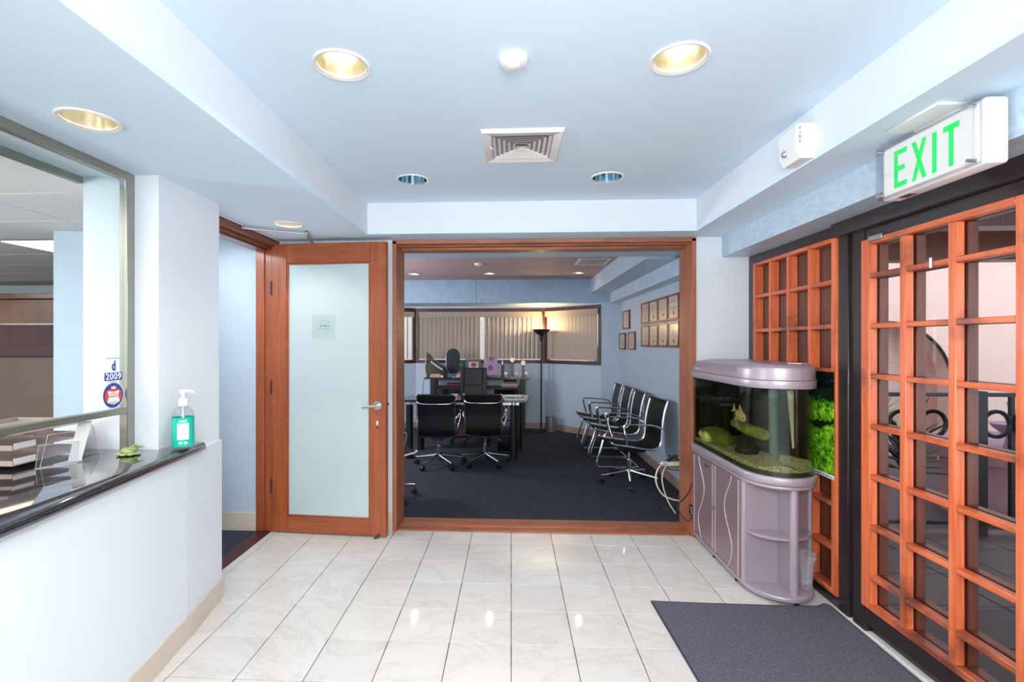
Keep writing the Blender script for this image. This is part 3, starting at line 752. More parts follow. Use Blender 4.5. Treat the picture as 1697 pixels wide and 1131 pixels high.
sg = thing('wall_sign', 'small red sign with pale lettering on the outside wall', 'sign', (6.58, YW-.02, .5))
W['red'] = M('sign_red', (190, 36, 48), .5); W['bluepaint'] = M('sky_blue_paint', (92, 156, 206), .6)
P().box((6.40, YW-.03, .46), (6.78, YW-.005, .57), .003).done('board', 'red', sg)
marks(sg, 'white', frame_m((6.42, YW-.0305, .49), (1, 0, 0), (0, 0, 1)), [(0, .33, 0, .05)], 5, .002, 'lettering')
P().poly([(6.45, YW-.02, .42), (6.50, YW-.02, .30), (6.66, YW-.02, .24), (6.82, YW-.02, .30), (6.80, YW-.02, .42)], (0, .015, 0)).done('wall_emblem', 'bluepaint', sg)
lt_ = thing('wall_lantern', 'small dark peaked lantern on the outside wall above the railing', 'lamp', (6.3, 6.9, .8))
P().lathe([(.14, .72), (.0, .84)], (6.5, YW-.15, 0), 4).done('roof', 'iron', lt_)
P().box((6.45, YW-.2, .58), (6.55, YW-.02, .72)).done('body', 'iron', lt_)
# outside the office bay
sbox('wall_outside', (-7, 13.0, -1), (7, 13.2, 3.2), 'pinkwall')
struct('floor', P().box((-8, 9.2, -.6), (8, 16, -.5)), 'terracefloor')
rp_ = P().cyl((-.40, 9.6, -.5), (-.36, 9.6, 2.6), .05, 12); tag(rp_.done('outside_post', M('terracotta_paint', (190, 112, 84), .7), loc=(-.38, 9.6, -.5)), 'reddish post outside, glimpsed through the parted middle blind', 'post')
spiky('garden_plant', 'green plant outside, glimpsed at the right edge of the angled window', (1.56, 8.95, -.5), 60, .5, 'leafbright', stemh=1.75, wd=.03)

# ------------------------------------------------------------------ ceiling fittings
W['canwhite'] = M('fitting_ring_paint', (236, 232, 228), .4, var=.01)
def downlight(x, y, z, lit, label, group, r=.089, warm=True, power=11):
    t = thing('recessed_downlight', label, 'light', (x, y, z), group=group)
    P().lathe([(r, -.004), (r+.012, -.007), (r+.016, -.004), (r+.016, 0), (r, 0)], (x, y, z), 40, cap=False).done('trim_ring', 'canwhite', t)
    P().lathe([(r, -.003), (r*.96, .04), (r*.86, .10), (r*.70, .15), (.001, .155)], (x, y, z), 40, cap=False).done('reflector', 'brass' if warm else 'mirrorcan', t)
    q = P().tube([(x-.045, y+.01, z+.10), (x+.045, y+.01, z+.10)], .017, 12)
    q.done('bulb', 'bulb' if lit else 'white', t)
    if lit: spot('downlight_beam', (x, y, z+.03), power, 130, r=.04)
    return t
L1 = [(-.632, 1.807), (.613, 1.824), (-.624, 3.095), (.599, 3.109)]
downlight(*L1[0], ZC, True, 'lit gold-lined ceiling downlight, left one of the large front pair', 'foyer ceiling downlights')
downlight(*L1[1], ZC, True, 'lit gold-lined ceiling downlight, right one of the large front pair', 'foyer ceiling downlights')
downlight(*L1[2], ZC, False, 'unlit mirror-lined ceiling downlight left of the air vent', 'foyer ceiling downlights', warm=False)
downlight(*L1[3], ZC, False, 'unlit mirror-lined ceiling downlight right of the air vent', 'foyer ceiling downlights', warm=False)
downlight(-1.527, 1.709, ZS, True, 'gold-lined downlight in the low ceiling above the counter', 'soffit downlights', r=.084, power=3)
downlight(-1.512, 3.274, ZS, True, 'gold-lined downlight in the low ceiling above the open frosted door', 'soffit downlights', r=.084, power=5)
holes(recess, [(x, y, .0885) for x, y in L1]+[(.055, 2.585, .10)])
holes(sofl, [(-1.527, 1.709, .0835), (-1.512, 3.274, .0835)])
LO = [(-1.40, 7.06), (-.31, 7.06), (.96, 7.06)]
for (x, y), lab in zip(LO, ('leftmost small downlight in the office ceiling', 'middle small downlight in the office ceiling', 'small office downlight beside the slotted air grille')):
    t = thing('recessed_downlight', lab, 'light', (x, y, 2.47), group='office ceiling downlights')
    P().lathe([(.065, -.003), (.08, -.005), (.085, 0), (.065, 0)], (x, y, 2.47), 28, cap=False).done('trim_ring', 'canwhite', t)
    P().lathe([(.065, 0), (.05, .06), (.001, .065)], (x, y, 2.47), 28, cap=False).done('reflector', 'satin', t)
    P().ball((x, y, 2.50), .028, seg=12).done('bulb', 'bulb_dim', t)
    spot('office_beam', (x, y, 2.485), 7, 110, (1, .93, .88), .03)
holes(oc, [(x, y, .0645) for x, y in LO])
# occupancy sensor, office detector
t = thing('ceiling_sensor', 'round white motion sensor on the foyer ceiling between the front downlights', 'sensor', (.009, 1.795, ZC))
P().lathe([(.052, 0), (.052, -.008), (.046, -.022), (.026, -.030), (0, -.031)], (.009, 1.795, ZC), 32).done('housing', 'white', t)
P().lathe([(.022, -.028), (.018, -.036), (0, -.040)], (.009, 1.795, ZC), 24).done('lens', 'offwhite', t)
t = thing('smoke_detector', 'small white smoke detector on the office ceiling', 'detector', (-.40, 6.15, 2.47))
P().lathe([(.06, 0), (.058, -.02), (.035, -.03), (0, -.03)], (-.40, 6.15, 2.47), 24).done('housing', 'white', t)
P().lathe([(.02, -.028), (.015, -.035), (0, -.036)], (-.40, 6.15, 2.47), 16).done('sensing_cap', 'offwhite', t)
# square air diffuser
vx, vy = .055, 2.585
t = thing('air_diffuser', 'square white louvred air vent in the centre of the foyer ceiling', 'vent', (vx, vy, ZC))
def sqring(p, o_, i_, z0, z1, cz=ZC):
    """square ring slanted from outer half o_ at z0 to inner half i_ at z1 with small thickness"""
    for k in range(4):
        a = Matrix.Translation((vx, vy, cz)) @ Matrix.Rotation(k*PI/2, 4, 'Z')
        q = [(-o_, -o_, z0), (o_, -o_, z0), (i_, -i_, z1), (-i_, -i_, z1)]
        vs = [p.bm.verts.new(a @ Vector(c)) for c in q]; p.bm.faces.new(vs)
        vs2 = [p.bm.verts.new(a @ (Vector(c)+Vector((0, .003, .0015)))) for c in q]; p.bm.faces.new(vs2[::-1])
        for j in range(4): p.bm.faces.new((vs[j], vs2[j], vs2[(j+1) % 4], vs[(j+1) % 4]))
p = P(); sqring(p, .205, .196, 0, -.018); sqring(p, .196, .155, -.018, -.014); sqring(p, .155, .15, -.014, .0); p.done('frame', 'offwhite', t)
for k in range(5):
    o_ = .150-k*.026; p = P(); sqring(p, o_-.002, o_-.024, -.014+.001*k, .010+.001*k); p.done('louvre', 'offwhite', t)
p = P(); sqring(p, .028, .002, -.016, -.008); p.done('centre_cap', 'offwhite', t)
P().box((vx-.099, vy-.099, ZC+.0305), (vx+.099, vy+.099, ZC+.035)).done('duct_back', 'black', t)
P().box((vx-.150, vy-.150, ZC-.0015), (vx+.150, vy+.150, ZC-.0005)).done('gap_shade_sheet', M('gap_shade_grey', (150, 146, 152), .6), t)  # grey sheet puts the dimness between the louvres into its colour
P().cyl((vx-.165, vy-.03, ZC-.018), (vx-.15, vy-.03, ZC-.03), .003, 6).done('lever', 'white', t)
t = thing('air_grille', 'slotted white air grille on the office ceiling near the right soffit', 'vent', (.98, 6.1, 2.47))
P().box((.80, 5.84, 2.462), (1.18, 5.87, 2.4695)).box((.80, 6.25, 2.462), (1.18, 6.28, 2.4695)).box((.80, 5.87, 2.462), (.83, 6.25, 2.4695)).box((1.15, 5.87, 2.462), (1.18, 6.25, 2.4695)).done('frame', 'white', t)
P().box((.83, 5.87, 2.466), (1.15, 6.25, 2.4695)).done('duct_shade_sheet', 'black', t)  # black sheet stands for the shade inside the duct
for k in range(13): P().box((.838+k*.0245, 5.87, 2.456), (.846+k*.0245, 6.25, 2.4655)).done('slat', 'offwhite', t)

# ------------------------------------------------------------------ exit sign
W['green'] = emit('exit_green', (10, 214, 96), .30); W['exitface'] = emit('exit_face', (236, 232, 228), .16)
es = thing('exit_sign', 'white EXIT sign with green letters under the right soffit', 'sign', (1.54, 1.87, 2.05))
ym, zb, zt_ = (1.64, 2.085), 2.048, 2.262
P().box((1.512, 1.64, zb), (1.585, 2.085, zt_), .012, seg=3).done('housing', 'white', es)
P().box((1.5065, 1.665, zb+.012), (1.512, 2.065, zt_-.014), .002).done('face_plate', 'exitface', es)
# clear shield
P().box((1.486, 1.655, zb+.004), (1.489, 2.080, zt_-.004)).box((1.486, 1.655, zt_-.008), (1.512, 2.080, zt_-.004)).box((1.486, 1.655, zb+.004), (1.512, 2.080, zb+.008)).box((1.486, 2.076, zb+.004), (1.512, 2.080, zt_-.004)).box((1.486, 1.655, zb+.004), (1.512, 1.659, zt_-.004)).done('clear_shield', 'acrylic', es)
for yy in (1.672, 2.066):
    for z_ in (zb+.018, zt_-.018): P().cyl((1.480, yy, z_), (1.512, yy, z_), .006, 8).done('screw', 'satin', es)
P().box((1.515, 1.74, zt_-.002), (1.575, 1.93, ZS+.0), .006).done('canopy', 'white', es)
P().box((1.42, 1.71, ZS-.010), (1.52, 1.95, ZS), .006).done('mounting_plate', 'white', es)
P().box((1.53, 1.97, zb-.002), (1.56, 2.02, zb+.002)).done('test_button', 'redbrown', es)
# letters; image left is far end (larger Y).  local u: 0 at Y=2.03 going to smaller Y
def letter(strokes, u0):
    p = P()
    for (a, b, c, d) in strokes:      # quads: list of 4 (u,v) points
        pts = [(1.5050, 2.03-(u0+q[0]), 2.079+q[1]) for q in (a, b, c, d)]
        p.poly(pts, (.0012, 0, 0))
    p.done('letter', 'green', es)
Hh = .145; s_ = .017
def R(u0, v0, u1, v1): return ((u0, v0), (u1, v0), (u1, v1), (u0, v1))
letter([R(0, 0, .018, Hh), R(.018, 0, .062, .02), R(.018, Hh-.02, .062, Hh), R(.018, Hh/2-.01, .052, Hh/2+.01)], .02)
letter([((0, 0), (.018, 0), (.066, Hh), (.048, Hh)), ((.048, 0), (.066, 0), (.018, Hh), (0, Hh))], .105)
letter([R(0, 0, .018, Hh)], .195)
letter([R(.022, 0, .040, Hh), R(0, Hh-.02, .062, Hh)], .24)
# fire alarm strobe
fa = thing('fire_alarm', 'white FIRE strobe alarm on the edge of the right soffit', 'alarm', (1.29, 2.29, 2.285))
P().poly([(1.33, 2.225, 2.287), (1.27, 2.225, 2.287), (1.25, 2.225, 2.325), (1.25, 2.225, 2.43), (1.262, 2.225, 2.44), (1.33, 2.225, 2.44)], (0, .135, 0)).done('housing', 'white', fa)
P().ball((1.25, 2.31, 2.335), .017, seg=10).done('strobe_lens', 'chrome', fa)
W['redink'] = M('red_ink', (150, 60, 60), .5)
for k, ch in enumerate('FIRE'):
    text('letter', ch, .020, 'redink', fa, frame_m((1.268, 2.2235, 2.418-k*.019), (1, 0, 0), (0, 0, 1)))

# ------------------------------------------------------------------ frosted door leaf
D0 = (-1.858, 3.735); ang = math.atan2(-.07, .918)
dr = thing('door_1', None, None, (D0[0], D0[1], 0), ang, kind='structure')
Wd, Hd, th = .921, 2.24, .042
P().box((0, 0, .012), (.122, th, Hd), .004).done('stile', 'door_z', dr, w=False)
P().box((Wd-.130, 0, .012), (Wd, th, Hd), .004).done('stile', 'door_z', dr, w=False)
P().box((.122, .001, Hd-.150), (Wd-.130, th-.001, Hd), .003).done('rail', 'door_x', dr, w=False)
P().box((.122, .001, .012), (Wd-.130, th-.001, .132), .003).done('rail', 'door_x', dr, w=False)
p = P(); a0, a1, z0_, z1_ = .122, Wd-.130, .132, Hd-.150
for q in (((a0, .006, z0_), (a0+.012, .03, z1_)), ((a1-.012, .006, z0_), (a1, .03, z1_)), ((a0, .006, z0_), (a1, .03, z0_+.012)), ((a0, .006, z1_-.012), (a1, .03, z1_))): p.box(*q, .003)
p.done('glazing_bead', 'door_z', dr, w=False)
P().box((a0+.01, .017, z0_+.01), (a1-.01, .024, z1_-.01)).done('pane', 'frosted', dr, w=False)
W['film'] = M('clear_notice_film', (174, 192, 192), .25, var=.01); W['greyink'] = M('grey_ink', (120, 134, 140), .6)
nt_ = P().box((a0+.20, .0155, 1.50), (a0+.385, .0168, 1.69)).done('notice', 'film', dr, w=False)
marks(dr, 'greyink', ROOT[dr] @ frame_m((0, .0153, 0), (1, 0, 0), (0, 0, 1)), [(a0+.262, a0+.345, 1.598, .014), (a0+.235, a0+.36, 1.580, .005)], 3).parent = nt_
q = P().tube([(a0+.305+.033*math.cos(2*PI*k/20), .015, 1.633+.013*math.sin(2*PI*k/20)+.004*math.cos(4*PI*k/20)) for k in range(20)], .0011, 4, True)
q.done('emblem', 'greyink', nt_, w=False)
# lever handle, key cylinder, hinges, stop, closer
hx, hz = Wd-.068, 1.0
p = P(); p.tube([(hx, 0, hz), (hx, -.008, hz)], [.036, .034], 24).tube([(hx, -.008, hz), (hx, -.055, hz)], .012, 14)
hnd = p.done('handle_rose', 'satin', dr, w=False)
P().tube(smooth_path([(hx+.012, -.052, hz), (hx-.02, -.055, hz), (hx-.06, -.056, hz-.003), (hx-.105, -.050, hz-.008)], 5), .0095, 12).done('lever', 'satin', hnd, w=False)
P().tube([(hx-.003, -.003, hz-.035), (hx-.006, -.006, hz-.075)], .003, 6).ball((hx-.006, -.006, hz-.07), .007).done('key_tag', 'red', dr, w=False)
P().box((hx-.012, -.006, hz-.15), (hx+.008, 0, hz-.115), .003).done('key_cylinder', 'brass', dr, w=False)
P().ball((hx-.002, -.001, hz-.165), .007, (1, .4, 1.3)).done('keyhole', 'black', dr, w=False)
P().tube([(Wd, .02, hz+.01), (Wd+.012, .02, hz+.01)], .008, 10).done('latch', 'darkframe', dr, w=False)
for z_ in (1.9, 1.13, .36):
    P().box((-.012, -.003, z_-.055), (.004, .012, z_+.055), .002).cyl((-.004, -.004, z_-.055), (-.004, -.004, z_+.055), .006, 8).done('hinge', 'darkframe', dr, w=False)
P().tube([(Wd-.055, .02, .05), (Wd-.06, -.012, .012), (Wd-.085, -.03, .009)], .008, 8).done('kick_stop', 'redbrown', dr, w=False)
p = P(); e0 = ROOT[dr] @ Vector((.33, .05, 2.225))
p.tube([(-1.835, 3.28, 2.262), (-1.76, 3.33, 2.262), (-1.47, 3.47, 2.262)], .0075, 8)
p.tube([(-1.47, 3.47, 2.262), e0], .010, 8).ball((-1.47, 3.47, 2.262), .016).ball((-1.835, 3.28, 2.262), .013)
p.done('closer_arm', 'satin', dr)
p = P().box((.22, th, 2.17), (.50, th+.035, 2.225), .005); p.done('closer_body', 'satin', dr, w=False)

# ------------------------------------------------------------------ counter things
def glass_bottle():
    c = (-1.592, 2.315, .9605)
    t = thing('sanitizer_bottle', 'pump bottle of hand sanitizer with teal label on the counter end', 'bottle', c)
    P().lathe([(0, .001), (.034, .001), (.036, .006), (.036, .120), (.033, .137), (.024, .152), (.013, .158), (.013, .168)], c, 36, cap=False).done('bottle_body', 'acrylic', t)
    W['teal'] = M('teal_label', (0, 188, 164), .45, var=.02)
    P().lathe([(.0365, .012), (.0368, .012), (.0368, .118), (.0365, .118)], c, 48, cap=False).done('label_wrap', 'teal', t)
    # label panel faces the camera
    d = Vector((0-c[0], 0-c[1], 0)).normalized(); s_ = Vector((-d.y, d.x, 0))
    a = math.atan2(d.y, d.x)
    p = P()
    for k in range(8):
        a0, a1 = a-.52+k*.13, a-.52+(k+1)*.13
        q = [(c[0]+.0373*math.cos(u), c[1]+.0373*math.sin(u)) for u in (a0, a1)]
        p.poly([(q[0][0], q[0][1], c[2]+.038), (q[1][0], q[1][1], c[2]+.038), (q[1][0], q[1][1], c[2]+.098), (q[0][0], q[0][1], c[2]+.098)], (-d.x*.0004, -d.y*.0004, 0))
    lb = p.done('label_panel', 'paper', t)
    def lt(s2, size, z, mat='white', r=.0385, bold=0): text('lettering', s2, size, mat, t, frame_m((c[0]+d.x*r, c[1]+d.y*r, c[2]+z), s_, (0, 0, 1)), extrude=.0002, bold=bold)
    lt('maui', .013, .107, 'white', bold=.0004); lt('HAND', .006, .066, 'greyink'); lt('SANITIZER', .006, .058, 'greyink')
    for k in (-1, 1):
        m = c[0]+d.x*.0372+s_.x*.008*k, c[1]+d.y*.0372+s_.y*.008*k
        P().ball((m[0], m[1], c[2]+.026), .0062, (1, 1, .8)).done('label_dot', 'paper', t)
    P().lathe([(.016, .160), (.016, .185), (.006, .187), (.0055, .212)], c, 20).done('pump_collar', 'white', t)
    cc = Vector(c)
    P().box((-.012, -.009, .208), (.014, .009, .220), .003, m=Matrix.Translation(cc) @ Matrix.Rotation(math.atan2(s_.y, s_.x), 4, 'Z')).tube([cc+Vector((0, 0, .214)), cc+s_*.022+Vector((0, 0, .214)), cc+s_*.036+Vector((0, 0, .206))], [.006, .005, .004], 8).done('pump_head', 'white', t)
    P().tube([cc+Vector((0, 0, .16)), cc+Vector((.003, 0, .005))], .003, 6).done('dip_tube', 'white', t)
glass_bottle(); [setattr(o, 'scale', (1.3, 1.3, 1.3)) for o in bpy.data.objects if o.name == 'sanitizer_bottle']
# green carved frog ornament
c = (-1.745, 2.165, .9605)
W['jade'] = M('green_glazed_stone', (158, 176, 112), .35, var=.3, scale=45, coat=.3)
t = thing('frog_ornament', 'small green glazed frog ornament on the counter by the screen post', 'ornament', c)
p = P().ball((c[0], c[1], c[2]+.019), .03, (1.15, .9, .55), 20).ball((c[0]+.022, c[1]+.0, c[2]+.03), .02, (1, .9, .6), 16)
bmesh.ops.translate(p.bm, verts=[], vec=(0, 0, 0)); p.done('body', 'jade', t)
p = P()
for k in range(8):
    a = 2*PI*k/8; p.ball((c[0]+.036*math.cos(a), c[1]+.03*math.sin(a), c[2]+.007), .012, (1.2, 1.2, .5), 10)
p.done('lily_pad_base', 'jade', t)
for s_ in (-1, 1): P().ball((c[0]+.028, c[1]+s_*.011, c[2]+.041), .006, seg=10).done('eye', 'jade', t)
p = P()
for k in range(6): p.tube([(c[0]+.02+.004*k, c[1], c[2]+.036), (c[0]+.052+.002*k, c[1]-.02+k*.008, c[2]+.05-.003*k)], [.005, .001], 6)
p.done('crest', 'jade', t)
# acrylic holder
t = thing('brochure_holder', 'clear acrylic slanted sign holder standing on the counter behind the screen', 'holder', (-1.90, 2.0, .96))
W['acredge'] = M('acrylic_edge', (214, 210, 214), .2)
def panel(p, pts, th=.003):
    p.poly(pts, (th, th*.3, 0)); p.tube([Vector(q)+Vector((th/2, 0, 0)) for q in pts], .0016, 5, True)
    n = len(p.bm.faces); [setattr(f, 'material_index', 1) for f in list(p.bm.faces)[-20:]]
p = P(); panel(p, [(-1.935, 1.93, .962), (-1.875, 2.06, .962), (-1.865, 2.085, 1.09), (-1.925, 1.955, 1.09)]); p.done('back_plate', ('acrylic', 'acredge'), t)
p = P(); panel(p, [(-1.925, 1.90, .962), (-1.845, 2.0, .962), (-1.86, 2.03, 1.05), (-1.94, 1.93, 1.05)]); p.done('front_plate', ('acrylic', 'acredge'), t)
p = P(); p.poly([(-1.945, 1.90, .961), (-1.85, 1.99, .961), (-1.84, 2.07, .961), (-1.93, 1.98, .961)], (0, 0, .003)); p.done('foot_plate', 'acrylic', t)
p = P(); panel(p, [(-1.885, 2.005, .965), (-1.862, 2.045, .965), (-1.845, 2.078, 1.13), (-1.868, 2.038, 1.13)], .001); o = p.done('leaflet', 'paper', t)
t = thing('easel_stand', 'small clear acrylic easel leaning behind the slanted holder', 'holder', (-1.95, 2.16, .96))
p = P(); panel(p, [(-1.990, 2.10, .962), (-1.930, 2.22, .962), (-1.950, 2.20, 1.09), (-1.965, 2.16, 1.09)]); p.done('back_plate', ('acrylic', 'acredge'), t)
P().box((-1.990, 2.12, .961), (-1.915, 2.20, .964)).done('foot_plate', 'acrylic', t)
# letter trays
t = thing('letter_tray', 'three tier clear and taupe letter tray on the counter behind the screen', 'tray', (-2.2, 2.05, .96))
W['taupe'] = M('taupe_plastic', (172, 156, 148), .3)
for k in range(3):
    z_ = .975+k*.062
    P().box((-2.34, 1.88, z_), (-2.0, 2.22, z_+.004), .0015).box((-2.34, 2.214, z_+.004), (-2.0, 2.22, z_+.022)).box((-2.34, 1.88, z_+.004), (-2.334, 2.214, z_+.022)).box((-2.34, 1.88, z_+.004), (-2.0, 1.886, z_+.022)).done('tray', 'taupe', t)
    if k < 2: P().box((-2.0, 1.885, z_+.006), (-1.997, 1.975, z_+.030)).done('label_card', 'paper', t)
for x, y in ((-2.336, 1.884), (-2.004, 1.884), (-2.004, 1.98), (-2.004, 2.216), (-2.336, 2.216)):
    P().tube([(x, y, .961), (x, y, 1.13)], .0035, 8).done('post', 'acrylic', t)
# stickers on the glass
W['blueink'] = M('blue_ink', (44, 56, 150), .4); W['orangered'] = M('red_orange_ink', (214, 70, 52), .4)
XS = -1.8265
t = thing('year_sticker', 'blue and white 2009 sticker on the counter glass, above the round seal', 'sticker', (XS, 2.17, 1.33))
P().box((XS+.0006, 2.125, 1.300), (XS+.0012, 2.225, 1.337)).done('blue_band', 'blueink', t)
text('lettering', '2009', .040, 'white', t, frame_m((XS+.0016, 2.175, 1.318), (0, 1, 0), (0, 0, 1)), extrude=.0002, bold=.001, space=1.15)
text('lettering', 'd', .062, 'blueink', t, frame_m((XS+.0016, 2.176, 1.366), (0, 1, 0), (0, 0, 1)), extrude=.0002, bold=.003, sx=.7)
marks(t, 'greyink', frame_m((XS+.0013, 2.175, 1.40), (0, 1, 0), (0, 0, 1)), [(-.035, .035, 0, .005), (-.03, .02, -.108, .004)], 12)
t = thing('seal_sticker', 'round blue, red and white seal sticker on the counter glass', 'sticker', (XS, 2.17, 1.232))
def disc(name, r, x, mat, sy=1., cz=1.232, cy=2.175, n=32):
    return P().poly([(x, cy+r*sy*math.cos(2*PI*k/n), cz+r*math.sin(2*PI*k/n)) for k in range(n)], (.0004, 0, 0)).done(name, mat, t)
disc('rim', .062, XS, 'paper'); disc('ring', .057, XS+.0005, 'blueink')
P().poly([(XS+.001, 2.175+a, 1.232+b) for a, b in ((-.045, .018), (-.02, .03), (0, .042), (.02, .03), (.045, .018), (.048, -.02), (.03, -.03), (-.03, -.03), (-.048, -.02))], (.0004, 0, 0)).done('mantle', 'orangered', t)
P().poly([(XS+.0015, 2.175+a, 1.232+b) for a, b in ((-.034, .022), (0, .016), (.034, .022), (.026, 0), (.036, -.03), (0, -.044), (-.036, -.03), (-.026, 0))], (.0004, 0, 0)).done('shield', 'paper', t)
P().poly([(XS+.0015, 2.175+a, 1.262+b) for a, b in ((-.012, 0), (-.014, .014), (-.006, .007), (0, .016), (.006, .007), (.014, .014), (.012, 0))], (.0004, 0, 0)).done('crown', 'brass', t)
text('lettering', 'FAMILY', .013, 'orangered', t, frame_m((XS+.0022, 2.175, 1.240), (0, 1, 0), (0, 0, 1)), extrude=.0002)
text('lettering', 'JEWELER', .013, 'black', t, frame_m((XS+.0022, 2.175, 1.227), (0, 1, 0), (0, 0, 1)), extrude=.0002)
marks(t, 'greyink', frame_m((XS+.0019, 2.175, 1.2), (0, 1, 0), (0, 0, 1)), [(-.022, .022, 0, .004), (-.01, .01, -.009, .004)], 11)

# ------------------------------------------------------------------ aquarium cabinet
def outline(off=0., x0=1.375, x1=1.768, yb=3.790, yr=3.055, yf=2.80):
    """plan outline, rounded near end; starts back-left and runs toward the camera"""
    cx, rx, ry = (x0+x1)/2, (x1-x0)/2+off, yr-yf+off
    pts = [(x0-off, yb)]+[(cx-rx*math.cos(PI*k/28)*(1), yr-ry*(math.sin(PI*k/28)**.85 if 0 < k < 28 else 0)) for k in range(29)]+[(x1+off, yb)]
    return pts
cab = thing('aquarium_cabinet', 'silver grey aquarium cabinet with curved open shelves by the lattice wall', 'cabinet', (1.58, 3.3, 0))
def slab(name, off, z0, z1, mat, parent, bev=.004):
    p = P().poly([(x, y, z0) for x, y in outline(off)], (0, 0, z1-z0))
    es_ = [e for e in p.bm.edges if abs(e.verts[0].co.z-e.verts[1].co.z) < 1e-6]
    bmesh.ops.bevel(p.bm, geom=es_, offset=bev, segments=2, profile=.5, affect='EDGES')
    return p.done(name, mat, parent, sharp=50)
slab('base_plate', 0, .025, .055, 'silver', cab, .008)
for x, y in ((1.42, 3.7), (1.74, 3.7), (1.40, 3.12), (1.60, 2.84), (1.75, 3.1), (1.40, 3.45)): P().cyl((x, y, 0), (x, y, .027), .014, 10).done('foot', 'black', cab)
P().box((1.385, 3.0, .055), (1.775, 3.785, .655)).done('carcass', 'silverdark', cab)
W['edge'] = M('pale_edge_strip', (214, 206, 218), .3, .3)
for k, (y0, y1) in enumerate(((3.405, 3.78), (3.025, 3.40))):
    d_ = P().box((1.372, y0, .062), (1.384, y1, .648), .002).done('door', 'silverdark', cab)
    P().tube(smooth_path([(1.3715, y0+.10 if k else y1-.12, .06+(.588)*q/10) if False else (1.3715, (y0+y1)/2+(.055*math.sin(q*.75)+.03)*(1 if k else -1)*(-1), .064+.0582*q) for q in range(11)], 3), .003, 6).done('wavy_strip', 'edge', d_)
    for yy in (y0+.02, y1-.02): P().box((1.3695, yy-.003, .064), (1.3725, yy+.003, .646)).done('straight_strip', 'edge', d_)
    hy = 3.402+(.03 if k == 0 else -.03)
    P().tube([(1.358, hy, .37+(-.01 if k else .015)), (1.358, 3.402, .37+(-.01 if k else .015))], .005, 8).box((1.358, hy-.003, .365), (1.372, hy+.003, .375)).done('knob', 'satin', d_)
P().box((1.3705, 3.49, .605), (1.372, 3.56, .614)).done('badge', 'black', cab)
P().tube([(1.392, 3.01, .055), (1.392, 3.01, .655)], .018, 16).done('corner_post', 'silver', cab)
P().box((1.395, 2.992, .055), (1.585, 3.0, .655)).done('back_panel', 'silver', cab)
P().poly([(1.585, 3.0, .055), (1.578, 2.992, .055), (1.700, 2.87, .055), (1.708, 2.88, .055)], (0, 0, .60)).done('divider_panel', 'silverdark', cab) if False else P().box((1.575, 2.87, .055), (1.588, 2.995, .655)).done('divider_panel', 'silver', cab)
P().tube([(1.592, 2.850, .055), (1.592, 2.850, .655)], .023, 18).done('front_post', 'silver', cab)
P().tube([(1.765, 3.0, .055), (1.765, 3.0, .655)], .014, 12).done('rear_post', 'silver', cab)
# quarter shelves
p = P().poly([(1.400, 2.992, .35)]+[(1.400+.18*(1-math.cos(PI/2*k/8)), 2.992-.135*math.sin(PI/2*k/8), .35) for k in range(9)]+[(1.578, 2.992, .35)], (0, 0, .016)); p.done('shelf', 'silver', cab)
p = P().poly([(1.59, 2.992, .35)]+[(1.59+.165*math.sin(PI/2*k/8), 2.992-.13*math.cos(PI/2*k/8), .35) for k in range(9)], (0, 0, .016)); p.done('shelf', 'silver', cab)
slab('top_rim', .005, .652, .672, 'silver', cab, .006)

def crystal():
    m = thinglass('cut_crystal', (250, 249, 251), ior=1.5); n, l = m.node_tree.nodes, m.node_tree.links; out = n['Material Output']
    src = out.inputs[0].links[0].from_socket; d = n.new('ShaderNodeBsdfDiffuse'); d.inputs[0].default_value = (.85, .83, .86, 1)
    mx = n.new('ShaderNodeMixShader'); mx.inputs[0].default_value = .16; l.new(src, mx.inputs[1]); l.new(d.outputs[0], mx.inputs[2]); l.new(mx.outputs[0], out.inputs[0])
    return m
# crystal vase on the base plate
c = (1.700, 2.93, .0555)
t = thing('crystal_vase', 'cut crystal vase with scalloped rim on the lower shelf of the aquarium cabinet', 'vase', c)
P().lathe([(0, .004), (.034, .002), (.036, .01), (.034, .03), (.040, .10), (.046, .16), (.056, .195), (.058, .2), (.053, .198), (.043, .16), (.036, .10), (.029, .03), (0, .02)], c, 48, wob=lambda k, z: .002*math.cos(k*PI/2)+(.006*math.cos(k*PI/4) if z > .19 else 0)).done('vase_body', crystal(), t)

# ------------------------------------------------------------------ aquarium
aq = thing('aquarium', 'bow-fronted glass aquarium with silver hood and rim on the grey cabinet', 'aquarium', (1.58, 3.3, .672))
slab('bottom_rim', .012, .672, .722, 'silver', aq, .010)
def shell(name, off, th, z0, z1, mat, parent, floor=False):
    p = P(); o_ = outline(off); i_ = outline(off-th, yb=3.79-th)
    n = len(o_); V = [[p.bm.verts.new((x, y, z)) for x, y in L_] for L_, z in ((o_, z0), (o_, z1), (i_, z1), (i_, z0))]
    for a in range(4):
        A, B = V[a], V[(a+1) % 4]
        for k in range(n): p.bm.faces.new((A[k], A[(k+1) % n], B[(k+1) % n], B[k]))
    return p.done(name, mat, parent, sharp=50)
shell('glass_wall', .0, .008, .722, 1.215, 'tankglass', aq)
p = P().poly([(x, y, .74) for x, y in outline(-.009, yb=3.775)], (0, 0, .405)); p.done('water', 'water', aq, sharp=50)
W['murk'] = M('algae_dark_backing', (34, 34, 18), .7, var=.6, scale=6, world_=True)
W['moss'] = M('mossy_wood', (150, 150, 66), .9, var=.4, scale=18, bump=.8, bscale=60, world_=True, bdist=.01)
P().box((1.758, 3.02, .725), (1.772, 3.77, 1.20)).box((1.385, 3.765, .725), (1.77, 3.778, 1.20)).done('backdrop', 'murk', aq)
p = P(); p.bm.faces.ensure_lookup_table()
o_ = outline(-.010, yb=3.77)
cv = None
rows = []
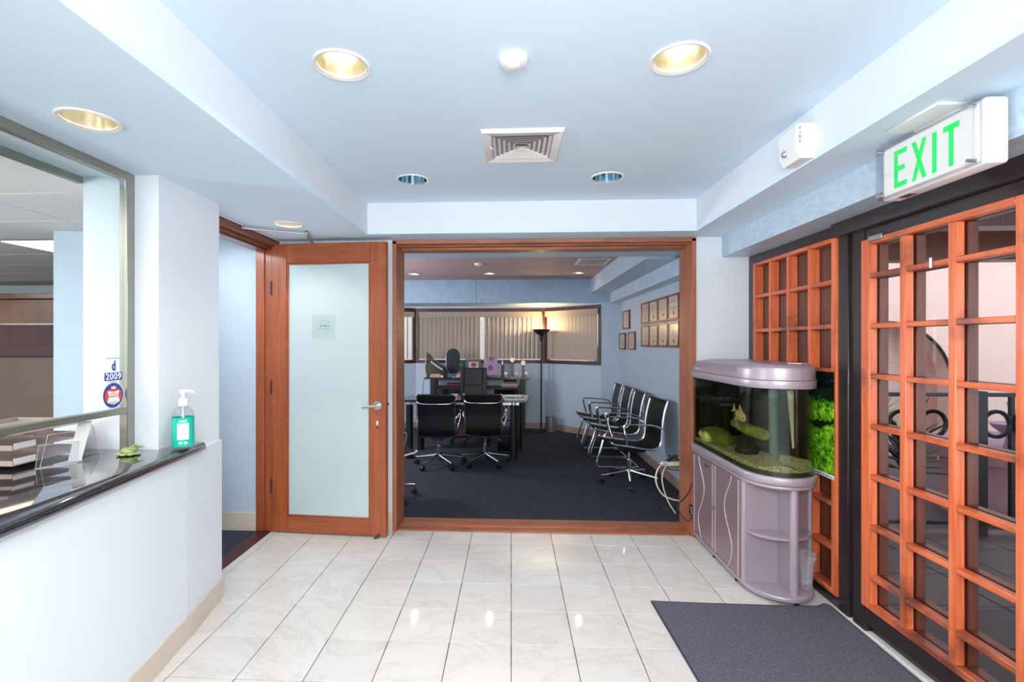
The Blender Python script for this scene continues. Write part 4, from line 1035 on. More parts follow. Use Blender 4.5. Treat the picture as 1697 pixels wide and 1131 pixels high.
for s_ in (1, .8, .6, .4, .2):
    rows.append([p.bm.verts.new((1.577+(x-1.577)*s_, 3.15+(y-3.15)*s_, .748+.012*math.sin(x*37+y*23)+(1-s_)*.02+.022)) for x, y in o_])
for A, B in zip(rows, rows[1:]):
    for k in range(len(A)): p.bm.faces.new((A[k], A[(k+1) % len(A)], B[(k+1) % len(A)], B[k]))
p.bm.faces.new(rows[-1])
bt = [p.bm.verts.new((v.co.x, v.co.y, .724)) for v in rows[0]]
for k in range(len(bt)): p.bm.faces.new((rows[0][k], bt[k], bt[(k+1) % len(bt)], rows[0][(k+1) % len(bt)]))
p.done('gravel_bed', 'gravel', aq, kind='stuff')
shell('algae_band', -.0085, .003, .724, .748, 'murk', aq)
# rock and log
def rock(name, c, r, sc, mat, seed, parent=aq):
    random.seed(seed); p = P().ball(c, r, sc, 18)
    for v in p.bm.verts: v.co += (v.co-Vector(c)).normalized()*random.uniform(-.12, .12)*r
    return p.done(name, mat, parent, sharp=60)
rock('rock', (1.60, 3.28, .83), .10, (1, 1.3, 1.0), 'murk', 3)
rock('rock', (1.48, 3.16, .80), .07, (.9, 1.2, .9), 'murk', 4)
rock('mossy_mound', (1.46, 3.58, .80), .10, (1, 1.9, .7), 'moss', 5)
P().tube(smooth_path([(1.52, 3.42, .93), (1.50, 3.30, .935), (1.50, 3.18, .925), (1.52, 3.02, .920)], 5), [.03]*5+[.034]*5+[.036]*5+[.03], 12).done('driftwood', 'moss', aq)
P().tube([(1.575, 3.03, .75), (1.575, 3.04, 1.20)], .026, 14).done('blue_grey_tube', M('blue_grey_plastic', (112, 126, 140), .4), aq)  # upright blue-grey tube inside the rounded end of the tank
P().tube([(1.665, 2.99, .85), (1.655, 3.0, 1.19)], [.006, .018], 12).done('heater_tube', 'offwhite', aq)
fs = thing('angelfish', 'pale orange silver fish swimming high in the aquarium', 'fish', (1.45, 3.25, 1.02))
W['fish'] = M('fish_scales', (226, 190, 140), .3, var=.15, scale=60)
fd = Vector((.25, -1, -.55)).normalized()
m = Matrix.Translation((1.43, 3.14, 1.02)) @ fd.to_track_quat('X', 'Z').to_matrix().to_4x4()
P().ball((0, 0, 0), .04, (1.25, .34, .8), 18, m=m).done('body', 'fish', fs)
P().poly([(-.045, -.002, 0), (-.085, -.002, .028), (-.075, -.002, 0), (-.085, -.002, -.028)], (0, .004, 0), m=m).done('tail_fin', 'fish', fs)
P().poly([(.01, -.002, .03), (-.04, -.002, .055), (-.03, -.002, .018)], (0, .004, 0), m=m).poly([(.01, -.002, -.03), (-.035, -.002, -.05), (-.025, -.002, -.018)], (0, .004, 0), m=m).done('fin', 'fish', fs)
P().ball((.035, .009, .006), .004, m=m).ball((.035, -.009, .006), .004, m=m).done('eye', 'black', fs)
# hood
slab('top_rim', .010, 1.215, 1.262, 'silver', aq, .004)
# lid: rear flap angled, front dome
p = P(); prof_ = outline(.006)
p = P().poly([(1.372, 3.79, 1.264), (1.372, 3.06, 1.264), (1.372, 3.06, 1.300), (1.40, 3.06, 1.335), (1.50, 3.06, 1.352), (1.782, 3.06, 1.352), (1.782, 3.06, 1.264)][1:], (0, .73, 0)); p.done('lid_flap', 'silver', aq)
fo = [q for q in outline(.006) if q[1] <= 3.056]
p = P(); V = []
for z_, s_ in ((1.264, 1), (1.318, 1), (1.332, .985), (1.345, .93), (1.352, .84), (1.353, 0)):
    V.append([p.bm.verts.new((1.5775+(x-1.5775)*s_, 3.056+(y-3.056)*s_, z_)) for x, y in fo] if s_ else None)
for A, B in zip(V[:4], V[1:5]):
    for k in range(len(A)-1): p.bm.faces.new((A[k], A[k+1], B[k+1], B[k]))
p.bm.faces.new(V[4]); p.bm.faces.new(V[0][::-1])
p.bm.faces.new([v[0] for v in V[:5]]+[v[-1] for v in V[:5]][::-1])
p.done('lid_front', 'silver', aq, sharp=30)
P().poly([(1.60, 2.93, 1.353), (1.66, 2.90, 1.353), (1.73, 2.96, 1.353), (1.68, 3.01, 1.353)], (0, 0, .004)).done('feeding_hatch', 'white', aq)
P().poly([(1.615, 2.938, 1.3575), (1.655, 2.918, 1.3575), (1.708, 2.958, 1.3575), (1.675, 2.99, 1.3575)], (0, 0, .001)).done('hatch_window', 'redbrown', aq)
P().tube([(1.366, 3.72, 1.287), (1.366, 3.66, 1.287)], .004, 6).done('lid_logo', 'white', aq)
# poster behind the tank, pinned to the lattice
t = thing('aquascape_poster', 'glossy green water plant poster on the lattice behind the aquarium', 'poster', (1.785, 3.0, .70))
P().box((1.7835, 2.812, .735), (1.786, 3.40, 1.31)).done('print', 'aquascape', t)
P().box((1.7835, 2.812, .712), (1.786, 3.40, .735)).done('margin', 'paper', t)
marks(t, 'greyink', frame_m((1.7833, 3.38, .718), (0, -1, 0), (0, 0, 1)), [(0, .56, 0, .010)], 9)
# cables beside the tank
t = thing('power_cord', 'black power cord with inline switch hanging between jamb and aquarium cabinet', 'cord', (1.37, 3.8, .1))
pth = smooth_path([(1.368, 3.797, .41), (1.355, 3.80, .36), (1.335, 3.83, .30), (1.31, 3.87, .245), (1.295, 3.90, .22), (1.30, 3.88, .17), (1.33, 3.84, .12), (1.36, 3.80, .13), (1.366, 3.797, .18), (1.366, 3.797, .22)], 5)
P().tube(pth, .0045, 6).done('cable', 'rubber', t)
P().box((1.350, 3.785, .17), (1.370, 3.807, .25), .006).done('inline_switch', 'rubber', t)
for k in range(3): P().ball((1.362-.002*k, 3.784, .185+k*.02), .004).done('indicator', 'white', t)
# foyer mat
t = thing('floor_mat', 'dark grey carpet mat on the tiles in front of the lattice door', 'mat', (1.3, 2.2, 0))
mo = [(.795, 2.832), (1.05, 2.822), (1.45, 2.815), (1.70, 2.818), (1.76, 2.852), (1.775, 2.835), (1.768, 2.2), (1.75, 1.2), (.83, 1.2), (.812, 2.2)]
P().poly([(x, y, .001) for x, y in mo], (0, 0, .007)).done('pile', 'mat', t)
p = P(); q = [(x, y, .005) for x, y in mo]; p.tube(q, .0055, 6, True); p.done('hem', M('mat_hem', (62, 58, 74), .9), t)

# ------------------------------------------------------------------ chairs
RAIL = [(.245, .452), (.20, .444), (.10, .428), (0, .412), (-.10, .398), (-.17, .396), (-.225, .414), (-.256, .46), (-.265, .54), (-.27, .63), (-.283, .71), (-.30, .79), (-.325, .875)]
def rail_path(x): return smooth_path([(x, y, z) for y, z in RAIL], 3)
def make_chair(name, label, base, group):
    t = thing(name, label, 'chair', (0, 0, 0), group=group)
    sl = [(p.y, p.z) for p in rail_path(0)]
    ks = next(i for i, q in enumerate(sl) if q[1] > .47 and q[0] < -.2)
    P().sheet(sl[:ks+1], -.205, .205, .014).done('seat', 'mesh', t, w=False)
    P().sheet(sl[ks:], -.205, .205, .014).done('backrest', 'leather', t, w=False)
    for s_ in (-1, 1):
        P().tube(rail_path(s_*.215), .0105, 8).ball((s_*.215, .248, .462), .014, seg=10).ball((s_*.215, -.327, .878), .014, seg=10).done('side_rail', 'chrome', t, w=False)
        P().tube(smooth_path([(s_*.222, .10, .445), (s_*.248, .125, .54), (s_*.252, .14, .635), (s_*.252, .10, .655), (s_*.252, -.05, .648), (s_*.250, -.18, .638), (s_*.225, -.265, .60)], 4), .010, 8).done('armrest', 'chrome', t, w=False)
    P().tube(smooth_path([(-.21, -.312, .80), (-.16, -.345, .785), (0, -.36, .782), (.16, -.345, .785), (.21, -.312, .80)], 4), .0085, 8).done('back_stretcher', 'chrome', t, w=False)
    P().tube([(-.205, -.327, .876), (.205, -.327, .876)], .015, 10).done('top_roll', 'leather', t, w=False)
    P().tube(smooth_path([(-.215, -.235, .418), (-.12, -.19, .37), (0, -.16, .365), (.12, -.19, .37), (.215, -.235, .418)], 4), .0085, 8).tube(smooth_path([(-.215, .10, .43), (-.1, .08, .39), (.1, .08, .39), (.215, .10, .43)], 4), .0085, 8).done('seat_stretcher', 'chrome', t, w=False)
    if base == 'swivel':
        P().box((-.08, -.16, .335), (.08, .10, .385), .012).cyl((.05, .0, .365), (.20, .05, .355), .005, 6).done('tilt_mechanism', 'black', t, w=False)
        P().cyl((0, 0, .10), (0, 0, .25), .026, 16).cyl((0, 0, .25), (0, 0, .34), .014, 12).done('gas_column', 'chrome', t, w=False)
        proto = None
        for k in range(5):
            a = 2*PI*k/5+.33
            if proto is None:
                leg = P().tube([(.02, 0, .135), (.12, 0, .115), (.295, 0, .088)], [.022, .016, .011], 8).cyl((.29, 0, .06), (.29, 0, .092), .007, 8).done('star_leg', 'chrome', t, w=False)
                cas = P().cyl((.29, -.024, .027), (.29, -.006, .027), .027, 14).cyl((.29, .006, .027), (.29, .024, .027), .027, 14).box((.274, -.006, .03), (.306, .006, .062), .003).done('caster', 'black', leg, w=False)
                proto = leg; leg.rotation_euler = (0, 0, a)
            else:
                l2 = inst(leg, t, (0, 0, 0), (0, 0, a)); inst(cas, l2, (0, 0, 0))
    else:
        for s_ in (-1, 1):
            P().tube(smooth_path([(s_*.19, .10, .425), (s_*.20, .13, .40), (s_*.215, .19, .22), (s_*.22, .235, .06), (s_*.22, .215, .018), (s_*.22, .15, .012), (s_*.22, -.25, .012)], 5), .011, 8).done('leg', 'chrome', t, w=False)
        P().cyl((-.22, -.25, .012), (.22, -.25, .012), .011, 8).done('floor_bar', 'chrome', t, w=False); P().cyl((-.19, .10, .405), (.19, .10, .405), .010, 8).done('underseat_bar', 'chrome', t, w=False)
        P().box((-.20, -.14, .405), (.20, -.11, .425), .004).done('underseat_brace', 'black', t, w=False)
    return t
G1, G2 = 'swivel meeting chairs', 'guest chairs along the right office wall'
sw = make_chair('swivel_chair', 'black sling swivel chair with its back to us, left of the pair at the desk', 'swivel', G1)
sw.location = (-.865, 5.86, 0); sw.rotation_euler = (0, 0, math.radians(2))
copytree(sw, (-.315, 5.98, 0), math.radians(-2), 'black sling swivel chair with its back to us, right of the pair at the desk', G1)
copytree(sw, (1.235, 5.24, 0), math.radians(97), 'black swivel chair on casters at the near end of the right wall row', G2)
copytree(sw, (-1.20, 4.62, 0), math.radians(-62), 'black swivel chair mostly hidden behind the left jamb of the opening', G1)
gd = make_chair('guest_chair', 'black chrome-framed guest chair second from the opening in the wall row', 'sled', G2)
gd.location = (1.24, 6.06, 0); gd.rotation_euler = (0, 0, math.radians(90))
copytree(gd, (1.225, 6.59, 0), math.radians(90), 'black chrome-framed guest chair third from the opening in the wall row', G2)
copytree(gd, (1.215, 7.13, 0), math.radians(90), 'black chrome-framed guest chair farthest away in the wall row', G2)
# executive chair
ec = thing('executive_chair', 'tall black leather desk chair facing us behind the desk', 'chair', (-.57, 7.2, 0), PI)
P().box((-.235, -.20, .44), (.235, .26, .53), .03, seg=2).done('seat', 'leather', ec, w=False)
mt = Matrix.Translation((0, -.21, .50)) @ Matrix.Rotation(math.radians(7), 4, 'X')
P().box((-.20, -.03, 0), (.20, .03, .60), .015, m=mt, seg=2).done('backrest', 'leather', ec, w=False)
P().box((-.20, .028, .0), (-.145, .040, .59), .006, m=mt).box((.145, .028, .0), (.20, .040, .59), .006, m=mt).box((-.14, .028, .34), (.14, .038, .585), .006, m=mt).box((-.14, .028, .02), (.14, .038, .33), .006, m=mt).done('cushion_panel', 'leather', ec, w=False)
for s_ in (-1, 1): P().tube([(s_*.235, .12, .48), (s_*.27, .12, .66), (s_*.27, -.16, .66), (s_*.20, -.20, .60)], .013, 8).done('armrest', 'black', ec, w=False)
P().cyl((0, 0, .10), (0, 0, .44), .028, 12).done('gas_column', 'chrome', ec, w=False)
for k in range(5):
    a = 2*PI*k/5; P().tube([(0, 0, .12), (.3*math.cos(a), .3*math.sin(a), .08)], [.022, .013], 8).cyl((.3*math.cos(a), .3*math.sin(a), 0.0), (.3*math.cos(a), .3*math.sin(a), .055), .024, 10).done('star_leg', 'black', ec, w=False)

# ------------------------------------------------------------------ desk and credenza
dsk = thing('executive_desk', 'black glossy office desk with thick round legs in front of the windows', 'desk', (-.6, 6.5, 0))
P().poly([(-1.46, 6.14, .73), (.195, 6.14, .73), (.20, 6.2, .73), (.28, 6.86, .73), (-1.36, 6.86, .73)], (0, 0, .025)).done('desk_top', 'blackgloss', dsk)
P().box((-1.30, 6.20, .69), (.10, 6.235, .73)).done('apron_rail', 'satin', dsk)
for x, y in ((.03, 6.24), (-1.30, 6.24), (.10, 6.76), (-1.25, 6.76)):
    P().cyl((x, y, .012), (x, y, .69), .046, 20).cyl((x, y, 0), (x, y, .012), .055, 20).done('leg', 'black', dsk)
    P().cyl((x, y, .69), (x, y, .73), .05, 20).done('leg_collar', 'satin', dsk)
P().box((-1.25, 6.70, .20), (.03, 6.715, .50)).done('modesty_panel', M('maroon_panel', (88, 50, 58), .4), dsk)
pd = thing('drawer_pedestal', 'black drawer pedestal under the right end of the desk', 'drawers', (.02, 6.6, 0))
P().box((-.18, 6.40, .04), (.02, 6.66, .68), .004).done('body', 'black', pd)
for k in range(3): P().box((-.175, 6.39, .06+k*.205), (.015, 6.40, .255+k*.205), .002).done('drawer', 'blackgloss', pd)
for sx_ in (-.17, .01): P().box((sx_-.01, 6.42, 0), (sx_+.01, 6.64, .04)).done('foot', 'black', pd)
t = thing('pen_tray', 'shiny silver tray of small things at the right end of the desk', 'tray', (.07, 6.4, .755))
P().box((-.08, 6.22, .7555), (.17, 6.52, .765), .003).box((-.075, 6.225, .765), (.165, 6.515, .768)).done('tray', M('tray_steel', (120, 130, 140), .25, .6), t)
for k in range(4): P().ball((-.05+k*.055, 6.3, .78), .014, (1, 1, .7)).done('trinket', 'brass' if k % 2 else 'white', t)
t = tag(P().box((-.80, 6.40, .7555), (-.70, 6.50, .80), .004).done('note_block', M('peach_paper', (210, 176, 166), .8), loc=(-.75, 6.45, .7555)), 'small peach note block on the desk between the two front chairs', 'note pad')
cr = thing('credenza', 'black credenza with an open shelf standing below the middle window', 'credenza', (-.56, 8.15, 0))
P().box((-1.415, 7.96, .885), (.285, 8.40, .91), .003).done('top', 'blackgloss', cr)
for x in (-1.28, .19):
    for y in (8.0, 8.34): P().box((x-.04, y-.03, .0), (x+.04, y+.03, .885), .004).done('leg', 'black', cr)
P().box((-1.24, 7.98, .735), (.15, 8.37, .75)).done('shelf', 'black', cr)
for x0, x1 in ((-1.24, -.65), (-.28, .15)):
    c_ = P().box((x0, 8.0, .10), (x1, 8.36, .735), .003).done('cupboard', 'black', cr)
    P().box((x0+.01, 7.985, .11), (x1-.01, 8.0, .72), .003).done('door', 'blackgloss', c_)
    P().cyl((x0+.06 if x0 < -1 else x1-.05, 7.965, .62), (x0+.06 if x0 < -1 else x1-.05, 7.985, .62), .014, 12).done('lock', 'satin', c_)
def filebox(x0, x1, n, mat, lab, grp, z=.751):
    for k in range(n):
        tag(P().box((x0+.01*k, 8.02, z+k*.028), (x1-.006*k, 8.28, z+.024+k*.028), .003).done('file_folder', mat[k % len(mat)], loc=((x0+x1)/2, 8.15, z+k*.028)), lab[k], 'folder', grp)
W['pinkpaper'] = M('pink_folder', (206, 150, 156), .7); W['maroon'] = M('maroon_folder', (122, 30, 58), .6)
filebox(-.155, .11, 4, ['pinkpaper', 'paper', 'pinkpaper', 'black'], ['bottom pink folder of the stack on the right of the credenza shelf', 'white folder, second up in the stack on the credenza shelf', 'pink folder under the dark one in the stack on the credenza shelf', 'dark folder on top of the stack on the right of the credenza shelf'], 'folders on the right of the credenza shelf')
filebox(-1.08, -.62, 2, ['black', 'maroon'], ['black folder under the maroon one on the left of the credenza shelf', 'maroon folder lying on the left of the credenza shelf'], 'folders on the left of the credenza shelf')

def px(u, d=8.05):   # x of something on the credenza
    return ((u-808)/815-.048)*d
zt0 = .9105
# draped clear gift bag / glass sculpture
t = thing('glass_sculpture', 'large smoky glass sail-shaped sculpture at the left end of the credenza', 'sculpture', (px(720), 8.15, zt0))
W['smoke'] = thinglass('smoky_glass', (176, 164, 150), ior=1.6)
xs0 = px(702)
pf = [(0.03, 0), (.0, .14), (.01, .30), (.045, .40), (.09, .34), (.20, .25), (.33, .17), (.36, .06), (.34, 0)]
P().poly([(xs0+a, 8.10, zt0+b) for a, b in pf], (0, .09, 0)).done('glass_body', 'smoke', t)
P().poly([(xs0+a, 8.085, zt0+b) for a, b in ((.035, .36), (.045, .405), (.13, .325), (.10, .31))], (0, .11, 0)).done('dark_cap', 'lampmetal', t)
P().poly([(xs0+a, 8.09, zt0+b) for a, b in ((.08, 0), (.11, .05), (.25, .055), (.31, 0))], (0, .1, 0)).done('amber_foot', M('amber_glass', (190, 160, 128), .2), t)
P().tube(smooth_path([(xs0+.03, 8.095, zt0+.01), (xs0+.005, 8.095, zt0+.15), (xs0+.03, 8.095, zt0+.33)], 5), .007, 6).tube(smooth_path([(xs0+.10, 8.095, zt0+.26), (xs0+.22, 8.095, zt0+.17), (xs0+.30, 8.095, zt0+.12)], 5), .014, 6).done('bright_edge', M('pearl_glass', (222, 208, 196), .2), t)
# black oval mirror
t = thing('vanity_mirror', 'upright black oval mirror with chrome rim on the credenza', 'mirror', (px(750), 8.12, zt0))
def stadium(cx_, cz, r, h, y, n=12): return [(cx_+r*math.cos(PI*k/n), y, cz+h+r*math.sin(PI*k/n)) for k in range(n+1)]+[(cx_-r*math.cos(PI*k/n), y, cz-h-r*math.sin(PI*k/n)) for k in range(n+1)]
mx_ = px(750); P().poly(stadium(mx_, 1.178, .112, .092, 8.10), (0, .03, 0)).done('mirror_face', 'blackgloss', t)
P().tube(stadium(mx_, 1.178, .117, .092, 8.115)[12:26]+[], .009, 8).done('chrome_rim', 'chrome', t)
P().cyl((mx_, 8.12, zt0+.005), (mx_, 8.12, .975), .012, 10).lathe([(.07, 0), (.07, .01), (0, .012)], (mx_, 8.12, zt0), 20).done('stand', 'chrome', t)
t = tag(P().box((px(735), 8.22, zt0), (px(740), 8.30, zt0+.20), .003).done('grey_book', M('grey_cover', (120, 112, 118), .6), loc=(px(737), 8.26, zt0)), 'thin grey upright book between glass sculpture and oval mirror', 'book')
W['tealbox'] = M('teal_card', (44, 120, 142), .6)
tag(P().box((px(762), 8.24, zt0), (px(769), 8.30, zt0+.27), .003).done('teal_box', 'tealbox', loc=(px(765), 8.27, zt0)), 'narrow teal box standing beside the oval mirror', 'box')
tag(P().box((px(760), 8.16, zt0), (px(763.5), 8.2, zt0+.20), .003).done('yellow_bottle', M('yellow_label', (206, 186, 110), .5), loc=(px(762), 8.18, zt0)), 'slim yellow pot in front of the teal box', 'pot')
tag(P().box((px(743), 8.0, zt0), (px(751), 8.06, zt0+.045), .006).done('blue_jar', 'tealbox', loc=(px(747), 8.03, zt0)), 'small blue jar at the foot of the oval mirror', 'jar')
tag(P().poly([(px(754), 7.97, zt0), (px(767), 7.97, zt0), (px(768), 7.97, zt0+.09), (px(759), 7.97, zt0+.06)], (0, .06, 0)).done('pink_pouch', 'pinkpaper', loc=(px(760), 8.0, zt0)), 'small pink pouch beside the tall desk chair', 'pouch')
tag(P().box((px(732), 7.97, zt0), (px(735), 8.0, zt0+.035), .004).done('white_box', 'white', loc=(px(733), 7.98, zt0)), 'tiny white box on the credenza edge by the glass sculpture', 'box')
# framed picture
t = thing('picture_frame', 'grey-brown framed picture of a flower on the credenza', 'picture', (px(783.5), 8.2, zt0))
W['framebrown'] = M('grey_brown_frame', (92, 80, 76), .5)
P().box((px(770), 8.19, zt0), (px(797), 8.215, zt0+.295), .004).done('frame', 'framebrown', t)
P().box((px(775), 8.186, zt0+.05), (px(792), 8.19, zt0+.25)).done('mount', M('pink_mount', (206, 170, 164), .7), t)
p = P().tube([(px(783), 8.184, zt0+.08), (px(785), 8.184, zt0+.17)], .006, 6)
for k in range(7): p.ball((px(784)+.03*math.cos(k*.9), 8.185, zt0+.20+.018*math.sin(k*.9)), .018, (1, .1, 1), 10)
p.done('flower_print', 'framebrown', t)
# lilac card
t = thing('lilac_display_card', 'lilac display card with a pendant drawing and a bow on the credenza', 'card', (px(812), 8.2, zt0))
P().box((px(801), 8.2, zt0+.03), (px(824), 8.206, zt0+.32)).done('card', M('lilac_card', (176, 138, 176), .6), t)
P().box((px(810), 8.19, zt0+.275), (px(815), 8.2, zt0+.32), .003).box((px(815), 8.19, zt0+.31), (px(819), 8.198, zt0+.325)).done('bow', M('brown_ribbon', (134, 84, 60), .5), t)
cx_ = px(812); p = P()
for k in range(6): p.tube([(cx_+.028*math.cos(2*PI*q/16)+.016*math.cos(k), 8.198, zt0+.145+.03*math.sin(2*PI*q/16)+.012*math.sin(k)) for q in range(16)], .0022, 4, True)
p.tube([(cx_-.05, 8.198, zt0+.28), (cx_, 8.198, zt0+.19), (cx_+.05, 8.198, zt0+.28)], .0018, 4)
p.done('pendant_drawing', M('grey_violet_ink', (96, 76, 100), .5), t)
P().box((px(804), 8.05, zt0), (px(824), 8.22, zt0+.03), .003).done('clear_stand', 'acrylic', t)
# trophies
W['gold'] = M('trophy_gold', (214, 190, 130), .25, .8); W['marblered'] = M('trophy_column', (112, 72, 80), .35, var=.3, scale=40)
def trophy(u, h, kind, lab, grp='trophies on the credenza'):
    x = px(u); y = 8.07
    t = thing('trophy', lab, 'trophy', (x, y, zt0), group=grp)
    P().box((x-.035, y-.03, zt0), (x+.035, y+.03, zt0+.02), .003).done('plinth', 'blackgloss', t)
    P().box((x-.022, y-.018, zt0+.02), (x+.022, y+.018, zt0+h-.01), .004).box((x-.03, y-.024, zt0+h-.01), (x+.03, y+.024, zt0+h), .002).done('column', 'marblered' if kind != 'figure' else 'black', t)
    if kind == 'disc':
        P().cyl((x, y, zt0+h), (x, y, zt0+h+.025), .006, 8).cyl((x, y-.008, zt0+h+.055), (x, y+.008, zt0+h+.055), .034, 20).done('medallion', 'gold', t)
        P().cyl((x, y-.010, zt0+h+.055), (x, y-.008, zt0+h+.055), .022, 16).done('medallion_face', 'paper', t)
    else:
        P().tube([(x, y, zt0+h), (x, y, zt0+h+.06), (x+.02, y, zt0+h+.085)], [.008, .014, .004], 8).tube([(x-.035, y, zt0+h+.085), (x, y, zt0+h+.05), (x+.035, y, zt0+h+.09)], .005, 6).ball((x, y, zt0+h+.08), .010).done('figure', 'gold', t)
trophy(833, .20, 'figure', 'black trophy with a winged gold figure, left of the three tall trophies')
trophy(849, .23, 'disc', 'tallest trophy with pale round medallion, middle of the three tall ones')
trophy(867, .185, 'disc', 'red trophy with gold ring medallion at the right end of the credenza')
def award(u, lab):
    x = px(u); y = 7.99
    t = thing('small_award', lab, 'trophy', (x, y, zt0), group='small round awards on the credenza')
    P().cyl((x-.014, y, zt0), (x-.010, y, zt0+.05), .006, 6).cyl((x+.014, y, zt0), (x+.010, y, zt0+.05), .006, 6).done('stand_leg', 'gold', t)
    P().cyl((x, y-.006, zt0+.07), (x, y+.006, zt0+.07), .026, 18).done('dial', 'paper', t)
    P().tube([(x+.027*math.cos(2*PI*q/18), y, zt0+.07+.027*math.sin(2*PI*q/18)) for q in range(18)], .005, 6, True).done('dial_rim', 'gold', t)
award(838.5, 'small round gold-rimmed award between the first and second tall trophies')
award(856, 'small round award between the second and third tall trophies')
award(872.5, 'small round award at the right corner of the credenza')
tag(P().tube(smooth_path([(px(703.5), 7.95, .90), (px(702), 7.95, .75), (px(701.5), 7.95, .6), (px(702), 7.95, .3), (px(703), 7.95, .02)], 5), .004, 5).done('hanging_cable', 'rubber', loc=(px(705), 8.0, .02)), 'thin black cable hanging off the left end of the credenza', 'cable')

# floor lamp
lx, ly = .50, 8.22
t = thing('floor_lamp', 'dark torchiere floor lamp glowing upward in front of the bay window', 'lamp', (lx, ly, 0))
P().lathe([(.14, 0), (.14, .012), (.04, .03), (.014, .05)], (lx, ly, 0), 28).done('base', 'lampmetal', t)
P().cyl((lx, ly, .04), (lx, ly, 1.55), .0125, 14).lathe([(.0125, 1.50), (.024, 1.53), (.02, 1.56), (.03, 1.60)], (lx, ly, 0), 16).done('pole', 'lampmetal', t)
P().lathe([(.02, 1.60), (.06, 1.615), (.11, 1.65), (.155, 1.70), (.150, 1.70), (.105, 1.658), (.05, 1.627), (.0, 1.62)], (lx, ly, 0), 36).done('lamp_shade', 'lampmetal', t)
P().ball((lx, ly, 1.665), .035).done('bulb', 'shadeglow', t)
lp = bpy.data.lights.new('lamp_glow', 'POINT'); lp.energy = 8; lp.color = (1, .72, .38); lp.shadow_soft_size = .03
lo = bpy.data.objects.new('lamp_glow', lp); COL.objects.link(lo); lo.location = (lx, ly, 1.715)
# waste bin
t = thing('waste_bin', 'small brushed steel waste bin beside the floor lamp', 'bin', (.66, 8.17, 0))
P().lathe([(.085, .005), (.088, .02), (.088, .255)], (.66, 8.17, 0), 28).done('body', M('brushed_dark_steel', (170, 168, 168), .35, .8, stretch=(1, 1, .05), scale=40), t)
P().lathe([(.09, .255), (.09, .268), (.05, .28), (0, .282)], (.66, 8.17, 0), 28).done('lid', 'chrome', t)
P().lathe([(.09, 0), (.09, .012)], (.66, 8.17, 0), 28).done('foot_ring', 'black', t)

# certificates on the right wall
W['certframe'] = wood('certificate_frame', (96, 40, 32), (150, 74, 54), 'z', .3)
W['certpaper'] = M('certificate_paper', (206, 190, 170), .3, var=.1, scale=12, coat=.6)
W['certink'] = M('certificate_ink', (96, 84, 90), .6)
def certificate(yc, zc_, w_, h_, lab, grp):
    t = thing('framed_certificate', lab, 'certificate', (XR-.01, yc, zc_-h_/2), group=grp)
    X = XR-.0255; f = .022; y0, y1, z0, z1 = yc-w_/2, yc+w_/2, zc_-h_/2, zc_+h_/2
    P().box((X, y0, z0), (XR-.001, y0+f, z1), .003).box((X, y1-f, z0), (XR-.001, y1, z1), .003).box((X, y0+f, z0), (XR-.001, y1-f, z0+f), .003).box((X, y0+f, z1-f), (XR-.001, y1-f, z1), .003).done('frame', 'certframe', t)
    P().box((X+.012, y0+f, z0+f), (XR-.002, y1-f, z1-f)).done('certificate_sheet', 'certpaper', t)
    p = P()
    for k in range(5):
        ww = random.uniform(.45, .9)*(w_/2-f-.02); p.box((X+.0108, yc-ww, z1-.06-k*.022), (X+.0118, yc+ww, z1-.056-k*.022))
    p.cyl((X+.0108, yc, z0+.07), (X+.0118, yc, z0+.07), .022, 12); p.done('printed_lines', 'certink', t)
colY = [6.20, 5.845, 5.49, 5.135]
for r_, (zc_, nm) in enumerate(((1.845, 'upper'), (1.56, 'lower'))):
    for k, y in enumerate(colY):
        certificate(y, zc_, .345, .265, '%s framed certificate in the %s row of the grid of eight' % (('farthest', 'second farthest', 'second nearest', 'nearest')[k], nm), 'certificates in the grid of eight')
certificate(7.22, 1.81, .40, .27, 'single framed certificate above the separate pair, near the far corner', 'three separate certificates')
certificate(7.46, 1.50, .38, .25, 'farther framed certificate of the separate lower pair', 'three separate certificates')
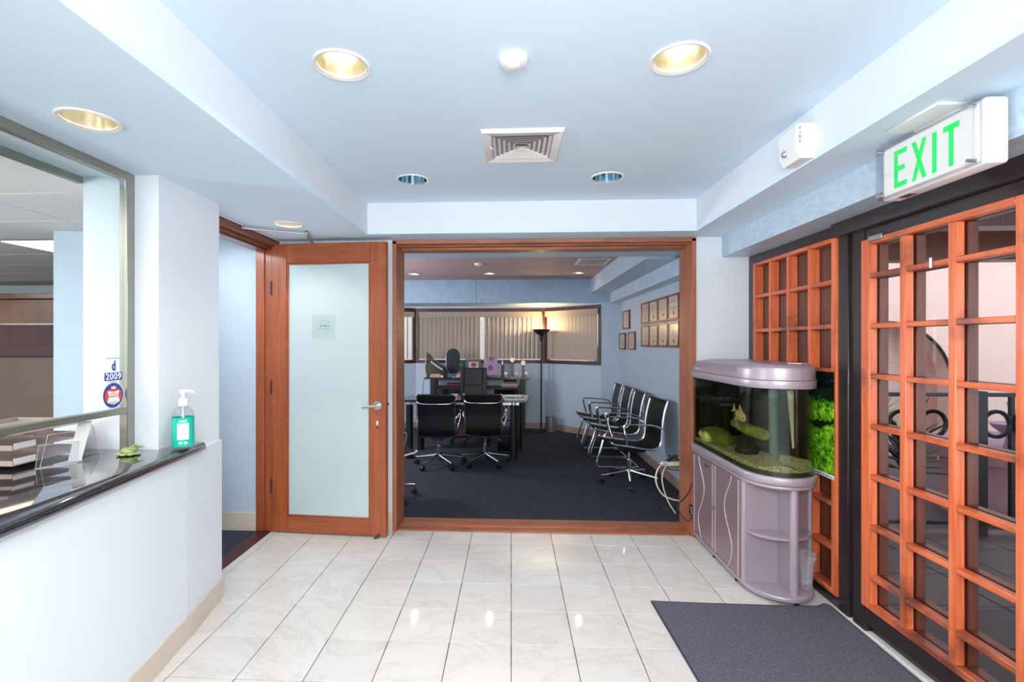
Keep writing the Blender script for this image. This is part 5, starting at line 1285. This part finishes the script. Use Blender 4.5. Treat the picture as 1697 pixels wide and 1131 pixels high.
certificate(6.90, 1.505, .38, .25, 'nearer framed certificate of the separate lower pair', 'three separate certificates')

# power strip, adapters and wire stand by the jamb
SX, SY = 1.47, 4.36
t = thing('wire_stand', 'thin black wire plant stand holding the extension lead inside the office', 'stand', (SX, SY, 0))
for nm, zz_ in (('lower_hoop', .05), ('upper_hoop', .40)): P().tube([(SX+.17*math.cos(2*PI*k/24), SY+.17*math.sin(2*PI*k/24), zz_) for k in range(24)], .004, 6, True).done(nm, 'rubber', t)
for k in range(3):
    a = 2*PI*k/3+3.0; P().tube([(SX+.17*math.cos(a), SY+.17*math.sin(a), 0), (SX+.17*math.cos(a), SY+.17*math.sin(a), .40)], .004, 6).done('leg', 'rubber', t)
P().lathe([(0, .403), (.17, .403), (.17, .409), (0, .409)], (SX, SY, 0), 28, cap=False).done('shelf', 'smoky', t)
t = thing('extension_lead', 'cream multi-socket extension lead tangled on the wire stand', 'extension lead', (SX-.05, SY-.02, .411))
P().box((1.34, 4.30, .4105), (1.60, 4.36, .445), .006).done('socket_block', 'cable_w', t)
P().tube(smooth_path([(1.345, 4.33, .43), (1.27, 4.26, .425), (1.225, 4.22, .37), (1.22, 4.20, .29), (1.27, 4.20, .20), (1.35, 4.20, .16), (1.45, 4.22, .14)], 6), .0065, 8).done('cable', 'cable_w', t)
P().tube(smooth_path([(1.35, 4.31, .43), (1.30, 4.25, .40), (1.27, 4.21, .34), (1.275, 4.19, .26), (1.31, 4.18, .15), (1.37, 4.17, .05)], 6), .005, 8).done('cable', 'cable_w', t)
p = P()
for k in range(7):
    random.seed(40+k); b = Vector((1.41+random.uniform(-.05, .04), 4.33, .455))
    p.tube(smooth_path([b, b+Vector((random.uniform(-.08, .06), random.uniform(-.05, .02), random.uniform(.0, .06))), b+Vector((random.uniform(-.08, .06), random.uniform(-.06, .02), random.uniform(.0, .05))), b+Vector((random.uniform(-.06, .06), 0, 0))], 5), .004, 5)
p.done('wire_tangle', 'rubber', t)
print('objects', len(bpy.data.objects), 'tiles', nt)
